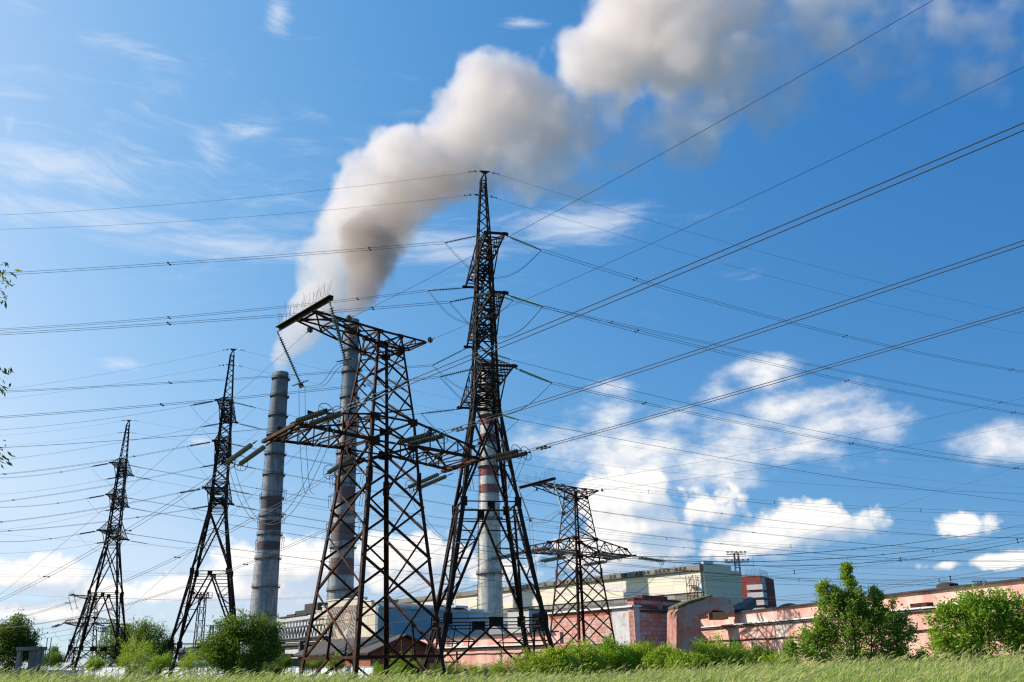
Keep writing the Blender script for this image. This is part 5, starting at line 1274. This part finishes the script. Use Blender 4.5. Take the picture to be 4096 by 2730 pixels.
SH = [(2225, 2612, 70, 42, 47), (2330, 2592, 70, 55, 49), (2440, 2585, 75, 58, 51), (2555, 2582, 75, 60, 52), (2655, 2600, 60, 45, 50), (2745, 2620, 60, 36, 48), (2850, 2585, 80, 62, 50), (2950, 2598, 65, 55, 51)]
WHERE = ['by the right foot of the tallest pylon', 'under the left legs of the small rusty pylon', 'under the right legs of the small rusty pylon', 'below the whitewashed corner of the pink block', 'below the dark end of the pink block', 'at the foot of the duct pillar', 'just right of the duct elbow, the tallest of its row', 'right of the duct elbow, at the end of the row']
for i, (u, v, ru, rv, Y) in enumerate(SH):
    bush('shrub', f'yellow green fluffy shrub {WHERE[i]}', 'shrub', [(u, v + 34, ru * .75, rv * .62), (u - ru * .55, v + rv * .5 + 30, ru * .7, rv * .6), (u + ru * .55, v + rv * .45 + 30, ru * .7, rv * .6), (u + ru * .1, v + rv * .9 + 20, ru * 1.1, rv * .5)], Y, LF_YEL if i not in (2, 7) else LF_BRT, 330, 22, .125, .42, .14, 30 + i, 3, .1, 1.3, 'yellow green shrubs along the pink buildings')
for i, (u, v, ru, rv, Y, m_, lb) in enumerate([
    (3045, 2632, 46, 40, 46, LF_MID, 'small dark willow like shrub between the shrub row and the pear tree'), (3130, 2650, 70, 30, 44, LF_YEL, 'low yellow green shrub at the left foot of the pear tree'),
    (1545, 2690, 55, 28, 70, LF_BRT, 'green shrub growing behind the right leg of the big rusty pylon'), (1625, 2672, 55, 40, 72, LF_BRT, 'green shrub between the two near pylons'),
    (1790, 2690, 60, 34, 66, LF_MID, 'dark green shrub inside the left legs of the tallest pylon'), (1920, 2690, 70, 26, 64, LF_YEL, 'low yellow green shrub in the middle under the tallest pylon'), (2050, 2672, 80, 36, 60, LF_YEL, 'yellow green shrub under the right half of the tallest pylon'),
    (2140, 2650, 60, 34, 56, LF_YEL, 'yellow green shrub touching the right leg of the tallest pylon'),
    (1136, 2650, 24, 26, 100, LF_MID, 'small round bush in front of the white shed'), (1250, 2660, 44, 18, 100, LF_MID, 'low bush showing above the fence before the brick wall'), (1340, 2655, 30, 24, 98, LF_BRT, 'bright bush behind the fence by the house window'),
    (765, 2660, 45, 40, 82, LF_YEL, 'yellow green sapling at the left foot of the dark bush'), (548, 2625, 70, 58, 88, LF_YEL, 'bright yellow green bush between the two left pylons'), (640, 2655, 36, 26, 84, LF_BRT, 'small green bush beside the second pylon foot'),
    (215, 2640, 30, 28, 125, LF_MID, 'far bush behind the low white shed'), (378, 2660, 30, 18, 120, LF_BRT, 'small bush behind the feet of the leftmost pylon'), (1090, 2690, 36, 22, 72, LF_DARK, 'low dark straggly shrub at the left end of the white fence')]):
    bush('shrub', lb, 'shrub', [(u, v, ru, rv), (u - ru * .5, v + rv * .4, ru * .6, rv * .7), (u + ru * .5, v + rv * .4, ru * .6, rv * .7)], Y, m_, 170 if ru < 60 else 240, 20, .09 * max(1, Y / 75), .42, .11 * max(1, Y / 70), 60 + i, 4, .1, 1.0)
bush('tree', 'dense dark green bushy tree right of the second pylon foot', 'tree', [(985, 2515, 85, 40), (925, 2545, 70, 42), (1055, 2545, 62, 48), (865, 2590, 52, 42), (960, 2600, 140, 62), (1075, 2605, 46, 46), (900, 2650, 70, 38), (1000, 2660, 110, 34)], 76, LF_MID, 950, 24, .17, .5, .24, 101, 9, .2, .8, zfoot=-.95, tone=-.06)
bush('tree', 'big round dark tree at the left edge', 'tree', [(45, 2530, 60, 40), (70, 2570, 62, 50), (10, 2580, 60, 50), (50, 2620, 80, 50), (105, 2600, 28, 36)], 112, LF_DARK, 520, 24, .26, .5, .34, 102, 6, .2, .9, zfoot=-.95)
bush('tree', 'tall green tree behind the right legs of the leftmost pylon', 'tree', [(470, 2570, 45, 50), (510, 2560, 24, 40), (450, 2620, 50, 40), (490, 2620, 50, 45)], 178, LF_MID, 300, 22, .34, .5, .45, 103, 5, .2, .9, zfoot=-.95, tone=-.1)
bush('tree', 'spreading green tree between the leftmost and second pylons', 'tree', [(590, 2540, 52, 36), (560, 2575, 40, 40), (635, 2585, 50, 44), (600, 2625, 70, 45), (660, 2625, 24, 34)], 150, LF_MID, 460, 22, .28, .5, .40, 104, 6, .2, .9, zfoot=-.95, tone=-.04)
bush('tree', 'small tapering tree above the low white shed', 'tree', [(213, 2625, 16, 16), (208, 2645, 26, 20), (175, 2655, 30, 16)], 160, LF_DARK, 160, 20, .26, .5, .3, 105, 3, .2, .9, zfoot=-.95)
# weed stalk before the low pink wing
wq_ = aty(2004, 2600, 70); wt = thing('weed', 'tall single weed stalk standing before the low pink wing', 'plant', (wq_.x, 70, -.95)); mb = MB(); mb.tube([(0, 0, 0), (.05, 0, 1.4), (-.02, 0, wq_.z + .9)], [.02, .015, .006], 5); mb.build('stem', BARK, wt)
cp = np.array([[rng.normal(0, .06), rng.normal(0, .06), z] for z in np.linspace(.9, wq_.z + .95, 34)]); v, q, tn = leaves(cp, 9, .07, .13, .4, np.array([0, 0, 1.5]), .3, 77); np_mesh('leaves', v, q, np.zeros((0, 3), int), tn, LF_MID, wt)
# the ash tree just outside the left edge, some of its twigs hang into the picture
at_ = thing('tree', 'ash tree outside the left edge, its drooping leafy twigs reaching into view', 'tree', (-14.2, 15.0, .1)); base = np.array([-14.2, 15.0, .1]); mb = MB(); lv = []
mb.tube([(0, 0, -.2), (.1, 0, 2.5), (.05, .1, 5.5), (.2, 0, 9.)], [.3, .24, .17, .06], 9); r = np.random.default_rng(5); tips = []
for (u, v_, Y) in ((14, 1090, 14.0), (22, 1125, 14.2), (-4, 1165, 14.1), (4, 1100, 13.8), (12, 1060, 14.0), (8, 1190, 14.0), (10, 1480, 14.0), (2, 1515, 14.1), (-4, 1550, 14.0), (4, 1815, 14.0), (8, 1845, 14.0), (4, 1800, 14.1)): tips.append(np.array(aty(u, v_, Y)) - base)
for i in range(70):
    d = unit(r.normal(0, 1, 3)); tips.append(np.array([-.6, .3, 6.2]) + d * np.array([3.4, 3.4, 3.6]) * r.uniform(.5, 1))
cl = []
for i, tp in enumerate(tips):
    if i >= 12 and tp[0] > 4.0: continue
    z0 = max(1.8, min(8.5, tp[2] - .9)); a = Vector((.1, 0, z0)); e = Vector(tp.tolist()); mdl = a.lerp(e, .6) + Vector((0, 0, .45)); mb.tube([a, mdl, e], [.035, .018, .005], 5)
    for f_ in ((.82, .9, 1.0) if i < 12 else (.5, .7, .85, 1.0)): q_ = mdl.lerp(e, (f_ - .6) / .4) if f_ > .6 else a.lerp(mdl, f_ / .6); cl.append([q_.x, q_.y, q_.z])
mb.build('trunk', BARK, at_); v, q, tn = leaves(np.array(cl), 9, (.07, .07, .05), .125, .30, np.array([-2., 0, 8.5]), .75, 9); np_mesh('crown', v, q, np.zeros((0, 3), int), tn, LF_DARK, at_)


# ---- the tall grass, past counting: one object
def grass_patch(name, n, y0, y1, seed, hs, m, headfrac, wscale=1.0, tone0=.5):
    r = np.random.default_rng(seed); u = r.uniform(0, 1, n); y = y0 * (y1 / y0) ** u; x = r.uniform(-1, 1, n) * (y * .66 + 2.5)
    z = np.array([ground_z(a, b) for a, b in zip(x, y)]); tuft = np.sin(x * 1.7 + np.sin(y * .9) * 2) * .5 + np.sin(x * .43 + y * .31) * .5
    H = hs * r.uniform(.62, 1.12, n) * (1 + .12 * tuft); yaw = r.uniform(0, 2 * np.pi, n); wd = .011 * wscale * r.uniform(.7, 1.5, n) * (y / 22.) ** .6
    lean = np.stack([r.normal(.26, .16, n), r.normal(0, .14, n)], 1) * H[:, None]; side = np.stack([np.cos(yaw) * wd, np.sin(yaw) * wd, np.zeros(n)], 1); b = np.stack([x, y, z - .02], 1)
    p1 = b + np.stack([lean[:, 0] * .22, lean[:, 1] * .22, H * .55], 1); p2 = b + np.stack([lean[:, 0] * .62, lean[:, 1] * .62, H * .86], 1); p3 = b + np.stack([lean[:, 0] * 1.1, lean[:, 1] * 1.1, H], 1)
    V = np.stack([b - side, b + side, p1 + side * .8, p1 - side * .8, p2 + side * .5, p2 - side * .5, p3], 1).reshape(-1, 3); k = np.arange(n)[:, None] * 7
    Q = np.concatenate([k + np.array([[0, 1, 2, 3]]), k + np.array([[3, 2, 4, 5]])]); T = k + np.array([[5, 4, 6]])
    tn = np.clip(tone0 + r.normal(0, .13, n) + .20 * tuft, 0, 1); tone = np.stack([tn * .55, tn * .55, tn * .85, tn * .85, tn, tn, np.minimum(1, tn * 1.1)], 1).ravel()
    hd = np.where(r.uniform(0, 1, n) < headfrac)[0]; m_ = len(hd); Lh = r.uniform(.10, .20, m_)[:, None]; dr = unit(p3[hd] - p2[hd] + np.array([.02, 0, -.01])); ws = (.012 * r.uniform(.7, 1.5, m_) * (y[hd] / 22.) ** .5)[:, None]
    sd = np.stack([np.cos(yaw[hd]), np.sin(yaw[hd]), np.zeros(m_)], 1) * ws; sd2 = np.cross(dr, sd / np.maximum(ws, 1e-6)) * ws; s0 = p3[hd] - dr * Lh * .35
    hv = np.stack([s0, s0 + dr * Lh * .4 + sd, s0 + dr * Lh + np.array([.02, 0, -.01]), s0 + dr * Lh * .4 - sd, s0 + dr * Lh * .4 + sd2, s0 + dr * Lh * .4 - sd2], 1).reshape(-1, 3); o = len(V); kk = o + np.arange(m_)[:, None] * 6
    Q = np.concatenate([Q, kk + np.array([[0, 1, 2, 3]]), kk + np.array([[0, 4, 2, 5]])]); ht = np.repeat(np.clip(.86 + r.normal(0, .09, m_), .6, 1), 6)
    return np.concatenate([V, hv]), Q, T, np.concatenate([tone, ht])


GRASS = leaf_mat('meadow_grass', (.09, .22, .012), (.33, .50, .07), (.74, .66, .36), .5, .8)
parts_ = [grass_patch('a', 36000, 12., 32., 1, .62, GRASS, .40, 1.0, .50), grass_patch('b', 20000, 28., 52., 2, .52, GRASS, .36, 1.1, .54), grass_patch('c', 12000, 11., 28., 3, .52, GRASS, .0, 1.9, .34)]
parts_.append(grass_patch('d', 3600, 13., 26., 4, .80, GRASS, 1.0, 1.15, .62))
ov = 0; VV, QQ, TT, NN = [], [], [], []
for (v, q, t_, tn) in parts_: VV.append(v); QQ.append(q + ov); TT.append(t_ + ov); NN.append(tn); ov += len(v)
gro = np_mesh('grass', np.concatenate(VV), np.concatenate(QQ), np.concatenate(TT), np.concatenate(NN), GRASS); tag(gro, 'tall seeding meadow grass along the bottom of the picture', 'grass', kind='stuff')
# ------------------------------------------------------------------ smoke: two plumes, each a real volume
K43 = 4096 / 2353.0


def plume(name, label, puffs, vox, color, dens, amp, seed, soft, absorb, erode, infl):
    cs = []
    for (u, v, r, Y, wgt) in puffs:
        c = aty(u * K43, v * K43, Y); dist = (c - Vector((0, 0, EYE))).length; cs.append((c, r * K43 / FOC * dist * infl, wgt))
    lo = Vector([min(c[i] - r * 1.55 for c, r, w in cs) for i in range(3)]); hi = Vector([max(c[i] + r * 1.55 for c, r, w in cs) for i in range(3)])
    lo.z = max(lo.z, cs[0][0].z - 1.0); hi.x = min(hi.x, 420); 
    t = bpy.data.node_groups.new(name + '_field', 'GeometryNodeTree')
    t.interface.new_socket('Geometry', in_out='OUTPUT', socket_type='NodeSocketGeometry')
    g = NT(t); o = g.n('NodeGroupOutput'); pos = g.n('GeometryNodeInputPosition').outputs[0]
    z = g.n('ShaderNodeSeparateXYZ'); g.put(z.inputs[0], pos)
    grow = g.m('ADD', .22, g.m('MULTIPLY', g.m('DIVIDE', g.m('SUBTRACT', z.outputs[2], cs[0][0].z), 70.0, clamp=True), .78))
    def nz(sc, det, off, rough=.5):
        return g.noise(g.v('ADD', pos, off), sc, det, rough, out=1)
    w1 = g.v('MULTIPLY', g.v('SUBTRACT', nz(1 / 50, 2, (seed, 3, 7)), (.5, .5, .5)), (amp * 2.6,) * 3)
    w2 = g.v('MULTIPLY', g.v('SUBTRACT', nz(1 / 17, 4, (3, seed, 1), .6), (.5, .5, .5)), (amp * 1.9,) * 3)
    sc = g.n('ShaderNodeVectorMath', operation='SCALE'); w3 = g.v('MULTIPLY', g.v('SUBTRACT', nz(1 / 6.5, 3, (9, 5, seed), .6), (.5, .5, .5)), (amp * .55,) * 3)
    g.put(sc.inputs[0], g.v('ADD', g.v('ADD', w1, w2), w3)); g.put(sc.inputs['Scale'], grow)
    sf = g.lin(z.outputs[0], cs[0][0].x + 40, cs[0][0].x + 260, soft, soft * 2.6)
    q = g.v('ADD', pos, sc.outputs[0]); acc = None; den = None
    for c, r, w in cs:
        d = g.v('LENGTH', g.v('SCALE', g.v('SUBTRACT', q, tuple(c))), out=1) if False else g.v('DISTANCE', q, tuple(c), out=1)
        f = g.m('SUBTRACT', 1.0, g.m('DIVIDE', d, r))
        e = g.m('MULTIPLY', g.ss(f, -0.08, g.m('ADD', -.08, sf)), w)
        acc = e if acc is None else g.m('MAXIMUM', acc, e)
    fine = g.noise(g.v('ADD', pos, (0, 9, seed)), 1 / 20, 6, .6)
    ero = g.m('SUBTRACT', acc, g.m('MULTIPLY', g.m('MULTIPLY', g.lin(fine, .35, .7), erode), g.m('SUBTRACT', 1.25, acc, clamp=True)))
    dn = g.m('MULTIPLY', g.m('MAXIMUM', ero, 0.0), g.lin(fine, .3, .7, 1.35, .65))
    vc = g.n('GeometryNodeVolumeCube'); g.put(vc.inputs['Density'], dn)
    vc.inputs['Min'].default_value = lo; vc.inputs['Max'].default_value = hi
    for i, k in enumerate(('Resolution X', 'Resolution Y', 'Resolution Z')): vc.inputs[k].default_value = max(16, int((hi[i] - lo[i]) / vox))
    def vm(t2, o2):
        p = t2.n('ShaderNodeVolumePrincipled'); p.inputs['Color'].default_value = (*color, 1); p.inputs['Density'].default_value = dens
        p.inputs['Anisotropy'].default_value = .05; p.inputs['Absorption Color'].default_value = (*absorb, 1); t2.put(o2.inputs['Volume'], p.outputs[0])
    m = mat('vapour_%d' % seed, vm)
    sm = g.n('GeometryNodeSetMaterial'); g.put(sm.inputs['Geometry'], vc.outputs[0]); sm.inputs['Material'].default_value = m
    g.put(o.inputs[0], sm.outputs[0])
    me = bpy.data.meshes.new(name); me.materials.append(m); ob = bpy.data.objects.new(name, me); COL.objects.link(ob)
    md = ob.modifiers.new('field', 'NODES'); md.node_group = t
    tag(ob, label, 'smoke'); ob['kind'] = 'stuff'
    return ob


PALE = [(646, 846, 15, 463, 1), (650, 822, 24, 463, .9), (664, 795, 36, 462, .8), (688, 760, 52, 460, .8), (712, 715, 58, 458, .85), (742, 668, 62, 455, .9), (762, 618, 66, 452, .9), (775, 570, 78, 450, .9),
        (815, 520, 88, 447, .9), (862, 472, 92, 444, .9), (905, 410, 92, 440, .95), (950, 372, 82, 438, 1), (1005, 370, 90, 436, 1), (1065, 330, 88, 433, 1), (1105, 290, 98, 430, 1), (1120, 215, 82, 428, 1),
        (1165, 215, 80, 426, 1), (1210, 260, 100, 424, .9), (1200, 350, 110, 424, .55), (1290, 300, 110, 422, .6), (1345, 140, 84, 420, 1), (1400, 120, 95, 418, 1), (1440, 150, 90, 416, .95), (1480, 60, 120, 412, 1),
        (1400, 240, 80, 416, .5), (1330, 400, 100, 420, .36), (1250, 420, 80, 420, .3), (1440, 330, 110, 415, .34), (1540, 300, 100, 410, .46), (1600, 330, 80, 405, .55), (1640, 270, 95, 405, .55), (1390, 470, 60, 418, .2), (1580, 130, 130, 408, .8), (1560, 20, 130, 408, .9),
        (1680, 180, 130, 400, .58), (1680, 30, 140, 400, .6), (1790, 190, 110, 392, .42), (1830, 90, 130, 388, .42), (1880, 20, 150, 384, .45), (1950, 160, 90, 380, .32), (2010, 70, 140, 375, .36), (2150, 60, 150, 366, .32), (2120, 170, 80, 366, .26), (2290, 60, 160, 356, .30), (2240, 150, 100, 356, .24)]
SOOT = [(812, 726, 16, 384, 1), (818, 705, 25, 386, 1), (832, 676, 40, 388, 1), (838, 640, 50, 391, .95), (842, 600, 58, 395, .9), (858, 555, 62, 399, .8), (882, 510, 70, 403, .7), (925, 470, 72, 407, .6), (985, 440, 72, 410, .48), (1050, 420, 70, 413, .36), (880, 620, 40, 393, .4), (1120, 400, 70, 415, .2), (900, 680, 30, 391, .2)]
plume('smoke_plume', 'long pale cream smoke plume drifting right from the leftmost grey chimney', PALE, 1.3, (.999, .940, .898), .072, 15.0, 11, .22, (0, 0, 0), .72, 1.07)
plume('smoke_plume', 'short dark sooty smoke column rising from the middle grey chimney', SOOT, 1.1, (.66, .575, .525), .13, 13.0, 29, .42, (0, 0, 0), .5, 1.22)
